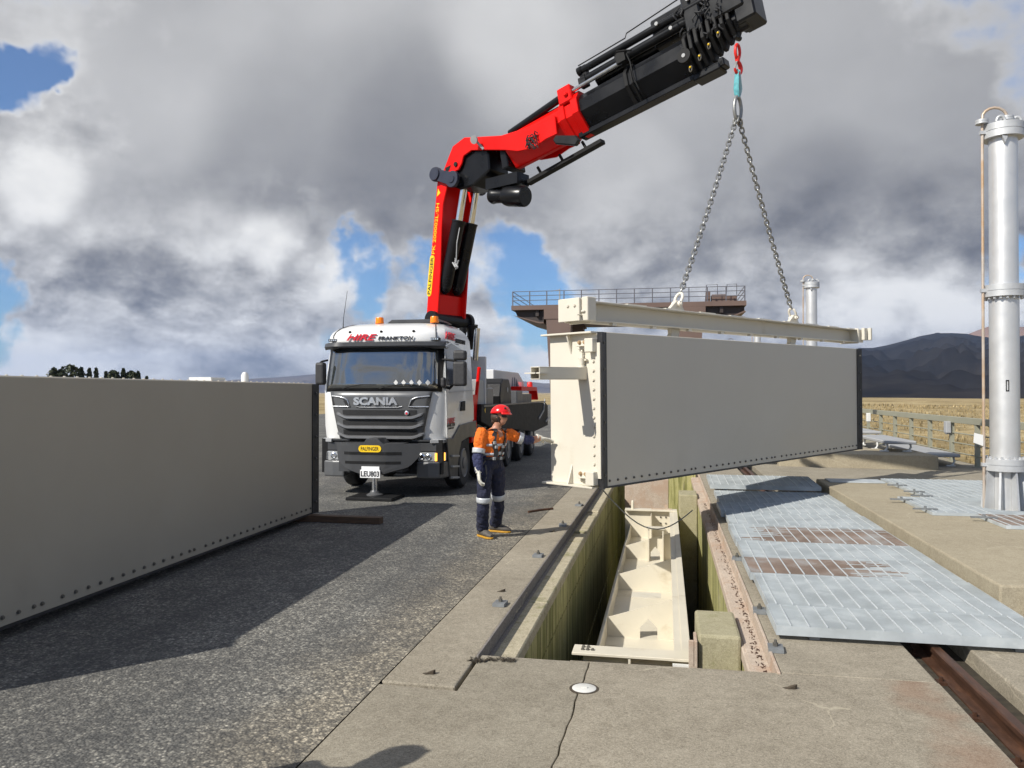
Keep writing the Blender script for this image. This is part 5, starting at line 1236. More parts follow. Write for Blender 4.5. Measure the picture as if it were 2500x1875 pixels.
# jib rams lying on top
for (x, y, r_, t0, t1) in ((-.24, .55, .085, .55, TL - .3), (-.28, .74, .07, .5, TL - .1), (.12, .62, .17, .7, TL + .05)):
    b = MB(); b.cone(bp(t0, x, y), bp(t1, x, y), r_, n=14); b.cone(bp(t0 - .05, x, y), bp(t0 + .04, x, y), r_ + .02, n=12); BT('fly_jib_ram', b, 'boomblack', smooth=40)
b = MB(); b.obox(bp((TL + 1.6) / 2 + .3, .10, .74), ax * (TL - 1.9) * .5, cw * .24, bu * .28); b.obox(bp(TL - .6, -.1, .72), ax * .16, cw * .24, bu * .42); b.obox(bp(TL - .05, -.0, .75), ax * .35, cw * .30, bu * .45); b.obox(bp(TL + .28, .0, .45), ax * .18, cw * .26, bu * .4); BT('fly_jib', b, 'boomblack', bevel=.03)
b = MB(); b.tube([bp(.5, -.33, .84), bp(1.6, -.33, .845), bp(1.66, -.36, .90), bp(TL - .5, -.36, .98)], .012, 6); b.obox(bp(.52, -.26, .50), ax * .08, cw * .08, bu * .09); b.obox(bp(.55, -.24, .70), ax * .08, cw * .06, bu * .12); BT('jib_pipe', b, 'black', smooth=60)
for t, y in ((TL - 1.25, .74), (TL - 1.0, .52), (TL - .6, .86)):
    b = MB(); b.cone(bp(t, -.40, y), bp(t, -.37, y), .035, n=10); BT('jib_pin', b, 'lgrey')
b = MB(); b.obox(bp(1.47, -.33, .50), ax * .10, cw * .09, bu * .10); b.tube([bp(1.35, -.40, .55), bp(1.42, -.42, .63), bp(1.62, -.42, .55), bp(1.72, -.42, .50)], .018, 6); b.tube([bp(1.6, -.40, .5), bp(1.66, -.43, .3), bp(1.66, -.42, .0), bp(1.7, -.36, -.25)], .014, 6); BT('hose_clamp', b, 'blackmatt', tb2, smooth=60)
# black cable tray and hydraulic motor below
ta, tbq = tr(c2(895, 525), .0), tr(c2(1480, 195), 0.)
b = MB(); b.bar(cr(ta[0], ta[1], .12), cr(tbq[0], tbq[1], .12), .16, .09); cm = BT('cable_tray', b, 'blackmatt', bevel=.01)
for t in (.2, .5, .8):
    pm_ = cr(ta[0] + (tbq[0] - ta[0]) * t, ta[1] + (tbq[1] - ta[1]) * t, .12); b = MB(); b.bar(pm_, pm_ + bu * .22 - ax * .08, .04, .05); BT('tray_bracket', b, 'blackmatt', cm)
m0, m1 = tr(c2(640, 650), -.1), tr(c2(905, 655), -.1)
b = MB(); b.lathe(cr(m0[0], m0[1] + .05, -.1), (cr(m1[0], m1[1], -.1) - cr(m0[0], m0[1], -.1)), [(.10, -.05), (.16, .0), (.18, .06), (.16, .12), (.15, .4), (.20, .42), (.22, .5), (.22, .95), (.2, .98)], 18)
b.cone(cr(m0[0] + .15, m0[1] - .12, -.1), cr(m0[0] + .15, m0[1] + .3, -.1), .09, n=10); b.cone(cr(m0[0] + .45, m0[1] - .14, -.1), cr(m0[0] + .45, m0[1] + .3, -.1), .09, n=10); b.obox(cr(m0[0] + .4, m0[1] + .28, -.05), ce * .45, cw * .2, Vector((0, 0, .12))); BT('winch_motor', b, 'boomblack', smooth=40)
b = MB(); rng = random.Random(5)
for k in range(16):
    q = tr(c2(950 + rng.uniform(-30, 60), 215 + rng.uniform(-60, 60)), -WH); q2 = tr(c2(950 + rng.uniform(-40, 60), 215 + rng.uniform(-70, 60)), -WH)
    b.tube([cr(q[0], q[1], -WH - .03), cr((q[0] + q2[0]) / 2, (q[1] + q2[1]) / 2 + .05, -WH - .09), cr(q2[0], q2[1], -WH - .03)], .012, 5)
BT('valve_hoses', b, 'strap', kb)
q0, q1 = tr(c3(215, 1310), -WH), tr(c3(440, 1310), -WH)
b = MB(); plate(b, [(q0[0] - .02, q0[1]), (q0[0] + .05, q0[1] - .09), (q1[0] - .05, q1[1] - .10), (q1[0] + .03, q1[1]), (q1[0] - .05, q1[1] + .10), (q0[0] + .05, q0[1] + .08)], -WH - .08, -WH + .02); gp = BT('guide_pad', b, 'black', bevel=.02)
# ------------------------------------------------------------------ people
KP = 2500 / 2212.
def ell_loft(b, rings, n=16):
    """rings: (centre, axis a, radius a, axis b, radius b)"""
    vs = []
    for c, a, ra, bb, rb in rings:
        for k in range(n):
            t = 2 * math.pi * k / n; vs.append(Vector(c) + a * (ra * math.cos(t)) + bb * (rb * math.sin(t)))
    fs = []
    for i in range(len(rings) - 1):
        for k in range(n): fs.append((i * n + k, i * n + (k + 1) % n, (i + 1) * n + (k + 1) % n, (i + 1) * n + k))
    fs += [tuple(range(n))[::-1], tuple(range((len(rings) - 1) * n, len(rings) * n))]
    b.add(vs, fs)
def spline(pts, rad, sub=6):
    P_, R_ = [], []
    n = len(pts)
    for i in range(n - 1):
        p0 = pts[max(i - 1, 0)]; p1 = pts[i]; p2 = pts[i + 1]; p3 = pts[min(i + 2, n - 1)]
        for k in range(sub):
            t = k / sub
            P_.append(.5 * ((2 * p1) + (p2 - p0) * t + (2 * p0 - 5 * p1 + 4 * p2 - p3) * t * t + (-p0 + 3 * p1 - 3 * p2 + p3) * t ** 3))
            R_.append(rad[i] + (rad[i + 1] - rad[i]) * t)
    P_.append(pts[-1]); R_.append(rad[-1]); return P_, R_
def hand(b, wrist, d, palm_n, thumb_side, curl, size=.215):
    """glove: palm and five bent fingers; d along the hand, palm_n the palm's normal"""
    d = d.normalized(); pn = (palm_n - d * palm_n.dot(d)).normalized(); sd = d.cross(pn)
    pw = size * .27
    ell_loft(b, [(wrist - d * .03, sd, .036, pn, .031), (wrist + d * size * .12, sd, pw * .85, pn, .024), (wrist + d * size * .35, sd, pw, pn, .022), (wrist + d * size * .52, sd, pw * .95, pn, .018)], 12)
    for i, (off, ln) in enumerate(((-.75, .40), (-.25, .46), (.25, .48), (.75, .44))):
        o = off * thumb_side; p = wrist + d * size * .48 + sd * pw * o; pts = [p]; c = curl * (1.15 - .12 * i); ang = 0; q = p
        for s_ in (.42, .33, .25):
            ang += c * .6; q = q + (d * math.cos(ang) + pn * math.sin(ang)) * size * ln * s_; pts.append(q)
        b.tube(pts, [.0155, .0150, .0140, .011], 7)
    p = wrist + d * size * .18 + sd * pw * .8 * thumb_side; q = p + (d * .55 + sd * thumb_side * .75 + pn * .25).normalized() * size * .2; r_ = q + (d * .9 + sd * thumb_side * .25 + pn * .3).normalized() * size * .18
    b.tube([p, q, r_], [.020, .017, .013], 7)
def person(name, label, J, f, hf, worker=True):
    f = f.normalized(); hf = hf.normalized(); up = Vector((0, 0, 1)); l = up.cross(f).normalized()     # l: the person's left
    base = (J['ra'] + J['la']) / 2; base.z = 0
    g = root(name, label, 'person', base)
    chains = {}
    b = MB()
    pel, che, nek = J['pel'], J['che'], J['nek']
    sp = nek - pel
    def T_(t): return pel + sp * t
    tors = [(-.16, .125, .10), (-.06, .165, .125), (.06, .168, .128), (.22, .160, .125), (.38, .165, .128), (.56, .182, .132), (.74, .195, .128), (.88, .175, .108), (.97, .10, .08), (1.04, .062, .06)]
    ell_loft(b, [(T_(t) + f * (.012 if .5 < t < .8 else 0), l, a, f, c_) for t, a, c_ in tors], 20)
    b.tube([nek - up * .04, nek + (J['hd'] - nek) * .5, J['hd'] - up * .02], [.062, .056, .055], 12)
    def limb(k, pts, rad):
        P_, R_ = spline(pts, rad, 5); b.tube(P_, R_, 12); b.ball(P_[0], R_[0] * .98, n=10, m=6); chains[k] = (pts, rad)
    limb('ra', [J['rs'], J['re'], J['rw']], [.088, .072, .054]); limb('la', [J['ls'], J['le'], J['lw']], [.084, .064, .040])
    limb('rl', [J['rh'], J['rk'], J['ra'] + up * .02], [.118, .088, .085]); limb('ll', [J['lh'], J['lk'], J['la'] + up * .02], [.118, .088, .085])
    # head: skull, jaw, nose
    hl = up.cross(hf).normalized(); hd = J['hd']; hu = hf.cross(hl); hu = -hu if hu.z < 0 else hu
    M3 = Matrix((hf, hl, hu)).transposed()
    b.ball(hd + hu * .025, .098, .076, .105, 16, 12, M3); b.ball(hd + hf * .03 - hu * .055, .062, .055, .06, 12, 8, M3); b.ball(hd + hf * .098 - hu * .022, .020, .014, .026, 8, 6, M3); b.ball(hd + hf * .086 - hu * .058, .017, .024, .010, 8, 6, M3)
    for s_ in (-1, 1): b.ball(hd + hl * .078 * s_ - hu * .01 - hf * .01, .02, .012, .033, 8, 6, M3)
    me = b.mesh('body', ['orange', 'navy', 'navysleeve', 'skin', 'greycloth'])
    o = bpy.data.objects.new('body', me); col.objects.link(o)
    md = o.modifiers.new('r', 'REMESH'); md.mode = 'VOXEL'; md.voxel_size = .015 if worker else .04
    md = o.modifiers.new('s', 'SMOOTH'); md.factor = .5; md.iterations = 4
    bpy.context.view_layer.update()
    m2 = bpy.data.meshes.new_from_object(o.evaluated_get(bpy.context.evaluated_depsgraph_get())); o.modifiers.clear(); o.data = m2; m2.name = 'body'
    for mt in ('orange', 'navy', 'navysleeve', 'skin', 'greycloth'):
        if MATS[mt].name not in [x.name for x in m2.materials if x]: m2.materials.append(MATS[mt])
    idx = {m_.name: i for i, m_ in enumerate(m2.materials)}
    def near(c, pts):
        best = (9, 0)
        for i in range(len(pts) - 1):
            a, d = pts[i], pts[i + 1] - pts[i]; t = max(0, min(1, (c - a).dot(d) / d.length_squared)); q = (c - a - d * t).length
            if q < best[0]: best = (q, i + t)
        return best
    waist = pel.z + sp.z * .20
    def which(c):
        cand = [(near(c, [pel, nek])[0] - .11, 'to', near(c, [pel, nek])[1])]
        for k, (pts, rad) in chains.items():
            q, t = near(c, pts); cand.append((q - rad[0] * .75, k, t))
        q = (c - J['hd']).length; cand.append((q - .10, 'hd', 0))
        _, k, t = min(cand); return k, t
    mi = []
    for p in m2.polygons:
        c = p.center.copy(); k, t = which(c)
        if k == 'hd' or (c.z > nek.z - .015 and (c - nek).length < .14 and k == 'to' and c.z > nek.z + .0): m = 'skin'
        elif k in ('rl', 'll'): m = 'navy' if worker else 'greycloth'
        elif k == 'to':
            m = 'orange' if c.z > waist else 'navy'
            if (c - nek).dot(f) > .03 and c.z > nek.z - .11 and abs((c - nek).dot(l)) < .03 + (c.z - (nek.z - .11)) * .25: m = 'skin'
        elif k == 'ra': m = 'orange' if t < .80 else 'navysleeve'
        else: m = 'orange' if t < .62 else ('navysleeve' if t < 1.42 else 'skin')
        mi.append(idx[m])
    m2.polygons.foreach_set('material_index', mi); m2.polygons.foreach_set('use_smooth', [True] * len(mi))
    # cloth folds
    for v in m2.vertices:
        k = v.co
        if (k - J['hd']).length < .17: continue
        n_ = mnoise.noise(Vector((k.x * 13, k.y * 13, k.z * 7))) * .014 + mnoise.noise(Vector((k.x * 32, k.y * 32, k.z * 20))) * .009 + abs(mnoise.noise(Vector((k.x * 9, k.y * 9, k.z * 26)))) * -.010
        v.co = k + v.normal * n_
    m2.update()
    o.parent = g; o.matrix_parent_inverse = WM[g].inverted(); WM[o] = Matrix.Identity(4)
    BP = lambda nm, mb, mt, par=None, **kw: mb.build(nm, mt, par or g, **kw)
    # helmet, hair, glasses
    b = MB(); hc = hd + hu * .055
    def dome(u, v):
        t = u * 2 * math.pi; a = v * math.pi / 2
        return hc + hf * (.137 * math.cos(t) * math.cos(a)) + hl * (.115 * math.sin(t) * math.cos(a)) + hu * (.115 * math.sin(a) - .005 + .02 * math.cos(t) * (1 - v))
    b.grid(dome, 24, 8); hm = BP('helmet', b, 'helmet' if worker else 'whitem', smooth=60, solid=.006)
    b = MB()
    for k in range(9):
        t = -R(60) + R(120) * k / 8
    b.grid(lambda u, v: hc + hf * ((.137 + .022 * v) * math.cos(R(-65 + 130 * u))) + hl * ((.115 + .010 * v) * math.sin(R(-65 + 130 * u))) + hu * (.012 - .025 * v), 12, 2); BP('helmet_peak', b, 'helmet' if worker else 'whitem', hm, smooth=60, solid=.006)
    for (x, y, z) in ((.05, .085, .06), (.09, -.06, .07), (-.02, .107, .02)):
        b = MB(); b.ball(hc + hf * x + hl * y + hu * z, .016, n=8, m=5); BP('helmet_sticker', b, 'strap', hm)
    b = MB(); b.ball(hd - hf * .03 - hu * .01, .098, .090, .085, 14, 9, M3); b.ball(hd - hf * .07 - hu * .065, .045, .065, .05, 10, 7, M3); BP('hair', b, 'hair', smooth=60)
    b = MB(); b.grid(lambda u, v: hd + hf * (.100 * math.cos(R(-62 + 124 * u)) + .012) + hl * (.088 * math.sin(R(-62 + 124 * u))) + hu * (.000 + .034 * v), 10, 1); BP('glasses', b, 'black', solid=.004)
    b = MB(); b.tube([hd + hl * .082 + hu * .03, hd + hl * .07 - hu * .06 + hf * .02, hd + hf * .05 - hu * .112, hd - hl * .07 - hu * .06 + hf * .02, hd - hl * .082 + hu * .03], .006, 6); BP('chin_strap', b, 'strap', hm)
    # reflective bands
    if worker:
        for k, t0, t1 in (('ra', .74, .87), ('la', .58, .70), ('rl', .86, .96), ('ll', .80, .90)):
            pts, rad = chains[k]; P_, R_ = spline(pts, rad, 20); n_ = len(P_) - 1; i0, i1 = int(t0 / 2 * n_), int(t1 / 2 * n_) + 1
            b = MB(); b.tube(P_[i0:i1 + 1], [r_ + (.010 if k[1] == 'a' else .006) for r_ in R_[i0:i1 + 1]], 18, caps=False); BP('reflective_band', b, 'reflective', o, smooth=60, solid=.004)
        for t0, t1 in ((.24, .31), (.50, .57)):
            def ringat(t):
                for (ta, a, c_), (tb_, a2_, c2_) in zip(tors, tors[1:]):
                    if t <= tb_: k_ = (t - ta) / (tb_ - ta); return (T_(t), l, a + (a2_ - a) * k_ + .007, f, c_ + (c2_ - c_) * k_ + .010)
            b = MB(); r0, r1 = ringat(t0), ringat(t1); n_ = 24; vs = []
            for c, a, ra, bb, rb in (r0, r1):
                for k_ in range(n_): tt = 2 * math.pi * k_ / n_; vs.append(c + a * (ra * math.cos(tt)) + bb * (rb * math.sin(tt)))
            b.add(vs, [(k_, (k_ + 1) % n_, n_ + (k_ + 1) % n_, n_ + k_) for k_ in range(n_)]); BP('reflective_band', b, 'reflective', o, smooth=60, solid=.004)
        # harness
        def tp(t, x, s_=1):
            for (ta, a, c_), (tb_, a2_, c2_) in zip(tors, tors[1:]):
                if t <= tb_: k_ = (t - ta) / (tb_ - ta); ra, rb = a + (a2_ - a) * k_, c_ + (c2_ - c_) * k_; break
            return T_(t) + l * (x * ra) + f * s_ * (rb * math.sqrt(max(0, 1 - x * x)) + .018)
        for s_ in (-1, 1):
            b = MB(); pts = [tp(.20, s_ * .25), tp(.36, s_ * .30), tp(.52, s_ * .45), tp(.68, s_ * .52), tp(.82, s_ * .52), tp(.93, s_ * .62) + up * .035, tp(.86, s_ * .5, -1), tp(.6, s_ * .3, -1), tp(.3, 0, -1)]
            P_, _ = spline(pts, [.03] * 9, 5); vs = []; fsz = []
            for i, p in enumerate(P_):
                dq = (P_[min(i + 1, len(P_) - 1)] - P_[max(i - 1, 0)]).normalized(); c_ = T_(.5); c_.z = p.z; outw = (p - c_).normalized() if i < 22 or i > 28 else up
                sdv = dq.cross(outw).normalized() * .030; vs += [p - sdv, p + sdv]
                if i: fsz.append((2 * i - 2, 2 * i - 1, 2 * i + 1, 2 * i))
            b.add(vs, fsz); BP('harness_strap', b, 'strap', solid=.008)
        b = MB()
        vs = []; n_ = 26
        for dt in (-.0, .075):
            for k_ in range(n_):
                tt = 2 * math.pi * k_ / n_; vs.append(T_(.11 + dt) + l * (.176 * math.cos(tt)) + f * (.140 * math.sin(tt)))
        b.add(vs, [(k_, (k_ + 1) % n_, n_ + (k_ + 1) % n_, n_ + k_) for k_ in range(n_)]); BP('harness_belt', b, 'strap', smooth=60, solid=.01)
        for t, x in ((.30, .1), (.48, .3), (.48, -.3), (.15, .3), (.15, -.35), (.6, -.45)):
            b = MB(); q = tp(t, x); b.obox(q, l * .022, up * .02, f * .012); BP('buckle', b, 'lgrey', bevel=.004)
        b = MB(); q = tp(.1, -.9); b.tube([q, q - up * .1 - f * .05 - l * .06, q - up * .22 - f * .07 - l * .05, q - up * .30 - l * .01, q - up * .2 + l * .02, q - up * .06], .012, 7); BP('lanyard', b, 'greycloth', smooth=60)
    # boots
    for k, toe in (('ra', J['rt']), ('la', J['lt'])):
        a = J[k]; dq = toe - a; dq.z = 0; L_ = dq.length; dq.normalize(); sd = up.cross(dq)
        gz = .0
        b = MB(); ell_loft(b, [(Vector((a.x, a.y, 0)) - dq * .085 + up * (.07), sd, .03, up, .03), (Vector((a.x, a.y, 0)) - dq * .07 + up * .075, sd, .045, up, .055), (Vector((a.x, a.y, 0)) + up * .085, sd, .052, up, .065), (Vector((a.x, a.y, 0)) + dq * .07 + up * .07, sd, .052, up, .052), (Vector((a.x, a.y, 0)) + dq * .14 + up * .058, sd, .056, up, .040), (Vector((a.x, a.y, 0)) + dq * .19 + up * .050, sd, .048, up, .032), (Vector((a.x, a.y, 0)) + dq * .225 + up * .042, sd, .022, up, .02)], 14)
        b.tube([Vector((a.x, a.y, .07)), Vector((a.x, a.y, .17))], [.062, .066], 14); bt = BP('boot', b, 'bootgrey', smooth=50)
        pl = [(-.095, -.03), (-.095, .03), (-.05, .047), (.06, .05), (.15, .058), (.205, .045), (.235, .015), (.235, -.015), (.205, -.045), (.15, -.058), (.06, -.05), (-.05, -.047)]
        b = MB(); b.prism(pl, lambda x, y: Vector((a.x, a.y, .003)) + dq * x + sd * y, lambda x, y: Vector((a.x, a.y, .028)) + dq * x + sd * y); BP('boot_sole', b, 'bootsole', bt, bevel=.006)
    # gloves
    b = MB(); hand(b, J['rw'], J['rhd'] - J['rw'], J['rpn'], J.get('rts', 1), J.get('rcurl', .5)); BP('glove', b, 'glove', smooth=60)
    b = MB(); hand(b, J['lw'], J['lhd'] - J['lw'], J['lpn'], J.get('lts', -1), J.get('lcurl', .35)); BP('glove', b, 'glove', smooth=60)
    for hw, hh in (('rw', 'rhd'), ('lw', 'lhd')):
        d = (J[hh] - J[hw]).normalized(); b = MB(); b.tube([J[hw] - d * .07, J[hw] - d * .03, J[hw] + d * .01], [.052, .046, .038], 12); BP('glove_cuff', b, 'glove', smooth=60, solid=0)
    return g
P_ = lambda x, y, d: atd(x * KP, y * KP, d)
rf = gnd(1042 * KP, 1160 * KP); lf = gnd(1070 * KP, 1149 * KP)
J = dict(pel=P_(1060, 1000, 10.42), che=P_(1066, 945, 10.42), nek=P_(1071, 925, 10.44), hd=P_(1080, 900, 10.42),
         rs=P_(1040, 936, 10.30), re=P_(1033, 984, 10.24), rw=P_(1034, 1020, 10.20), rhd=P_(1036, 1045, 10.18),
         ls=P_(1098, 938, 10.54), le=P_(1138, 950, 10.62), lw=P_(1168, 947, 10.72), lhd=P_(1188, 951, 10.78),
         rh=P_(1047, 1012, 10.38), rk=P_(1044, 1085, 10.34), ra=rf, rt=gnd(1064 * KP, 1166 * KP),
         lh=P_(1073, 1010, 10.52), lk=P_(1076, 1080, 10.62), la=lf, lt=gnd(1112 * KP, 1152 * KP),
         rpn=Vector((.7, .3, 0)), lpn=Vector((.1, -.3, -1)), lts=1, rts=-1, rcurl=.65, lcurl=.25)
J['ra'] = rf + Vector((0, 0, .09)); J['la'] = lf + Vector((0, 0, .09))
person('person', 'person in red helmet, orange and navy workwear and harness, touching the hanging gate', J, Vector((.73, -.62, 0)), Vector((.95, -.20, -.10)))
# a second person stands just left of the view; only the shadow falls into the picture
b0 = Vector((-2.87, 2.40, 0)); u = Vector((0, 0, 1)); sf = Vector((.5, .87, 0)); sl_ = Vector((-.87, .5, 0))
def Q(a, bq, z): return b0 + sf * a + sl_ * bq + u * z
J2 = dict(pel=Q(0, 0, .98), che=Q(0, 0, 1.3), nek=Q(0, 0, 1.5), hd=Q(.02, 0, 1.66), rs=Q(0, -.19, 1.42), re=Q(.02, -.27, 1.12), rw=Q(.10, -.26, .88), rhd=Q(.14, -.25, .75),
          ls=Q(0, .19, 1.42), le=Q(.02, .27, 1.12), lw=Q(.10, .26, .88), lhd=Q(.14, .25, .75), rh=Q(0, -.09, .92), rk=Q(.03, -.11, .5), ra=Q(0, -.13, .09), rt=Q(.25, -.14, 0), lh=Q(0, .09, .92), lk=Q(.03, .11, .5), la=Q(0, .13, .09), lt=Q(.25, .14, 0),
          rpn=sl_, lpn=-sl_, rcurl=.6, lcurl=.6)
person('person', 'person standing at the road edge whose shadow falls on the concrete slab', J2, sf, sf, worker=False)
# ------------------------------------------------------------------ silver hydraulic cylinders
def cylinder(loc, label):
    g = root('hydraulic_cylinder', label, 'cylinder', loc, group='silver cylinders along the deck')
    x, y, z = 0, 0, 0; B = lambda nm, mb, mt='silver', par=None, **k: mb.build(nm, mt, par or g, world=False, **k)
    r = .190
    b = MB(); b.lathe((0, 0, 0), (0, 0, 1), [(r * .86, 0), (r * .86, .60)], 32); bs = B('base_tube', b, smooth=40)
    for k in range(8):
        a = 2 * math.pi * k / 8 + .2; d = Vector((math.cos(a), math.sin(a), 0)); t = Vector((-d.y, d.x, 0)) * .014
        b = MB(); b.prism([(r * .87, 0), (r * 1.65, 0), (r * 1.36, .575), (r * .87, .575)], lambda rr, zz: d * rr + t + Vector((0, 0, zz)), lambda rr, zz: d * rr - t + Vector((0, 0, zz))); B('rib', b, 'silverflat', bs)
    def flange(nm, z0, R_, hh, gap):
        b = MB(); b.lathe((0, 0, z0), (0, 0, 1), [(R_, 0), (R_, hh * .48), (R_ * .97, hh * .485), (R_ * .97, hh * .515), (R_, hh * .52), (R_, hh)], 40); o = B(nm, b, 'silverflat', smooth=35)
        return o
    bm_ = MB(); bm_.cone((0, 0, 0), (0, 0, .035), .019, n=6); me = bm_.mesh('bolt', 'silverflat')
    def bolts(o, z0, R_, n, flip):
        for k in range(n):
            a = 2 * math.pi * k / n; inst(me, 'bolt', o, Matrix.Translation((R_ * math.cos(a), R_ * math.sin(a), z0)) @ (Matrix.Rotation(math.pi, 4, 'X') if flip else Matrix.Identity(4)), world=False)
    f1 = flange('base_flange', .58, r * 1.46, .17, 0); bolts(f1, .75, r * 1.25, 18, False)
    b = MB(); b.lathe((0, 0, .75), (0, 0, 1), [(r, 0), (r, 2.33)], 40); t1 = B('lower_barrel', b, smooth=40)
    f2 = flange('middle_flange', 3.08, r * 1.41, .17, 0); bolts(f2, 3.08, r * 1.22, 18, True)
    b = MB(); b.lathe((0, 0, 3.25), (0, 0, 1), [(r * .97, 0), (r * .97, 2.12)], 40); B('upper_barrel', b, smooth=40)
    f3 = flange('top_flange', 5.37, r * 1.39, .20, 0)
    b = MB(); b.prism([(-.04, 0), (.04, 0), (0, -.10)], lambda a, zz: (a - .06, -r * .97, 5.36 + zz), lambda a, zz: (a - .06, -r * .97 - .05, 5.36 + zz)); B('gusset', b, 'silverflat', f3)
    for (px_, py_) in ((.17, -.05), (-.08, -.14)):
        b = MB(); pts = []
        for k in range(9): a = math.pi * k / 8; pts.append(Vector((px_ + .055 * math.cos(a), py_, 5.57 + .02 + .075 * math.sin(a))))
        b.tube(pts, .022, 8); B('lifting_eye', b, 'silverflat', f3, smooth=60)
    px_ = -r * 1.55; pts = [Vector((px_, -.05, -.02)), Vector((px_, -.05, 2.5)), Vector((px_ + .005, -.05, 5.59))]
    for k in range(1, 9): a = math.pi - math.pi * k / 8; pts.append(Vector((px_ + .165 + .165 * math.cos(a), -.05, 5.67 + .15 * math.sin(a))))
    pts.append(Vector((px_ + .33, -.05, 5.57)))
    b = MB(); b.tube(pts, .020, 10); pp = B('bypass_pipe', b, 'pipe', smooth=60)
    for (x_, z_) in ((px_, 5.59), (px_ + .33, 5.62)):
        b = MB(); b.lathe((x_, -.05, z_), (0, 0, 1), [(.085, 0), (.085, .03), (.08, .032), (.085, .034), (.085, .06)], 16); B('pipe_flange', b, 'silverflat', pp, smooth=40)
    for z_ in (.64, 3.15, 5.44):
        b = MB(); b.box((px_ - .03, -.08, z_), (-r * 1.2, -.02, z_ + .05)); B('pipe_clamp', b, 'silverflat', pp)
    b = MB()
    z0, a0 = 1.72, -1.75
    d = Vector((math.cos(a0), math.sin(a0), 0)); t = Vector((-d.y, d.x, 0))
    for (u0, u1, v0, v1) in ((-.02, .02, 0, .015), (-.02, .02, .145, .16), (-.02, -.010, .015, .145), (.010, .02, .015, .145)): b.obox(d * (r + .003) + t * (u0 + u1) / 2 + Vector((0, 0, z0 + (v0 + v1) / 2)), t * (u1 - u0) / 2, Vector((0, 0, (v1 - v0) / 2)), d * .003)
    B('name_plate', b, 'blackmatt', t1)
    b = MB(); b.prism([(0, 0), (-.13, .05), (-.12, .19), (0, .16)], lambda a, zz: (px_ - .015 + a, -.075, .93 + zz), lambda a, zz: (px_ - .015 + a, -.071, .93 + zz)); B('paper_tag', b, 'whitem', pp)
    return g
c0 = cylinder((4.80, 12.40, .25), 'tall silver hydraulic cylinder standing on the grating of the plinth')
for v, lb_ in ((28.9, 'tall silver cylinder rising right behind the far end of the lifting beam'), (45.4, 'distant silver cylinder showing above the lifting beam beside the gantry'), (61.9, 'smallest and farthest silver cylinder, just showing over the hanging gate')):
    c = copy_tree(c0); c.location = (5.05, v, .25); c['label'] = lb_

# ------------------------------------------------------------------ guard railing, boxes, trestles
FU = 7.95
fr = root('guard_railing', 'grey green steel guard railing along the edge of the deck', 'railing', (FU, 24, 0))
post = MB(); post.box((-.05, -.06, 0), (.05, .06, 1.10)); post.box((-.10, -.10, 0), (.10, .10, .015)); pme = post.mesh('post', 'fence')
for k in range(24): inst(pme, 'post', fr, Matrix.Translation((FU, 11.1 + 1.85 * k, .0)))
b = MB(); b.box((FU - .07, 9.5, 1.10), (FU + .07, 56, 1.27)); b.build('top_rail', 'fence', fr, bevel=.008)
for z in (.28, .55, .82):
    b = MB(); b.cone((FU, 9.5, z), (FU, 56, z), .018, n=8); b.build('rail_bar', 'fence', fr, smooth=60)
for v, lb_ in ((24.05, 'plastic box fixed high on a railing post, greyed to stand for shade'), (32.8, 'white plastic box fixed on a railing post near the trestles')):
    b = MB(); b.box((FU - .19, v - .13, .80), (FU - .055, v + .08, 1.13)); b.box((FU - .17, v - .10, .765), (FU - .08, v + .05, .80)); o = b.build('junction_box', 'whitem' if v > 30 else 'lgrey', bevel=.03, seg=2); tag(o, lb_, 'box', 'boxes on the railing')  # near box gets a grey colour in place of the shade on it
def trestle(u0, u1, v0, v1, zt, zb, lb_, legs=True):
    g = root('trestle_platform', lb_, 'platform', ((u0 + u1) / 2, (v0 + v1) / 2, zb), group='white trestle platforms')
    b = MB(); b.box((u0, v0, zt - .09), (u1, v1, zt)); b.build('platform_top', 'lgrey', g, bevel=.02)  # top of the white platform coloured grey to stand for its shade
    for u in (u0 + .1, u1 - .12):
        for v in (v0 + .25, v1 - .4):
            b = MB(); b.tube([(u - .04, v, zb + .02), (u, v, zb + .03), (u + .05, v, zb + .12), (u + .03, v, zt - .09)], .028, 8); b.box((u - .15, v - .05, zb), (u + .06, v + .05, zb + .03)); b.build('leg', 'whitem', g, smooth=40)
    return g
trestle(5.72, 6.52, 22.3, 25.4, .66, .362, 'white trestle platform standing on the far concrete plinth')
trestle(6.75, 7.55, 22.2, 26.5, .34, .0, 'low white trestle platform between far plinth and railing')
trestle(5.9, 7.2, 28.4, 31.2, .62, .0, 'white trestle platform farther along the deck behind the other two')

# ------------------------------------------------------------------ gantry
GX0, GX1, GY0, GY1, GZ = -11.9, 5.9, 60.0, 70.5, 8.75
gt = root('gantry_crane', 'brown steel gantry crane with railed deck and tapered legs behind the gate', 'gantry', ((GX0 + GX1) / 2, 65, 0))
BG = lambda nm, mb, mt='brown', par=None, **k: mb.build(nm, mt, par or gt, **k)
b = MB(); b.box((GX0, GY0, GZ - .35), (GX1, GY1, GZ)); dk = BG('deck', b)
for y in (GY0 + .5, GY1 - .6):
    b = MB(); b.prism([(GX0 + .2, GZ - .36), (GX1 - .1, GZ - .36), (GX1 - .1, GZ - .7), (GX1 - 1.6, GZ - 1.35), (2.95, GZ - 1.35), (2.95, GZ - .85), (-9.4, GZ - .85), (-9.4, GZ - 1.3), (GX0 + 2.2, GZ - 1.3), (GX0 + .4, GZ - .8)], lambda x, z: (x, y, z), lambda x, z: (x, y + .35, z)); BG('girder', b, 'brown_shade')
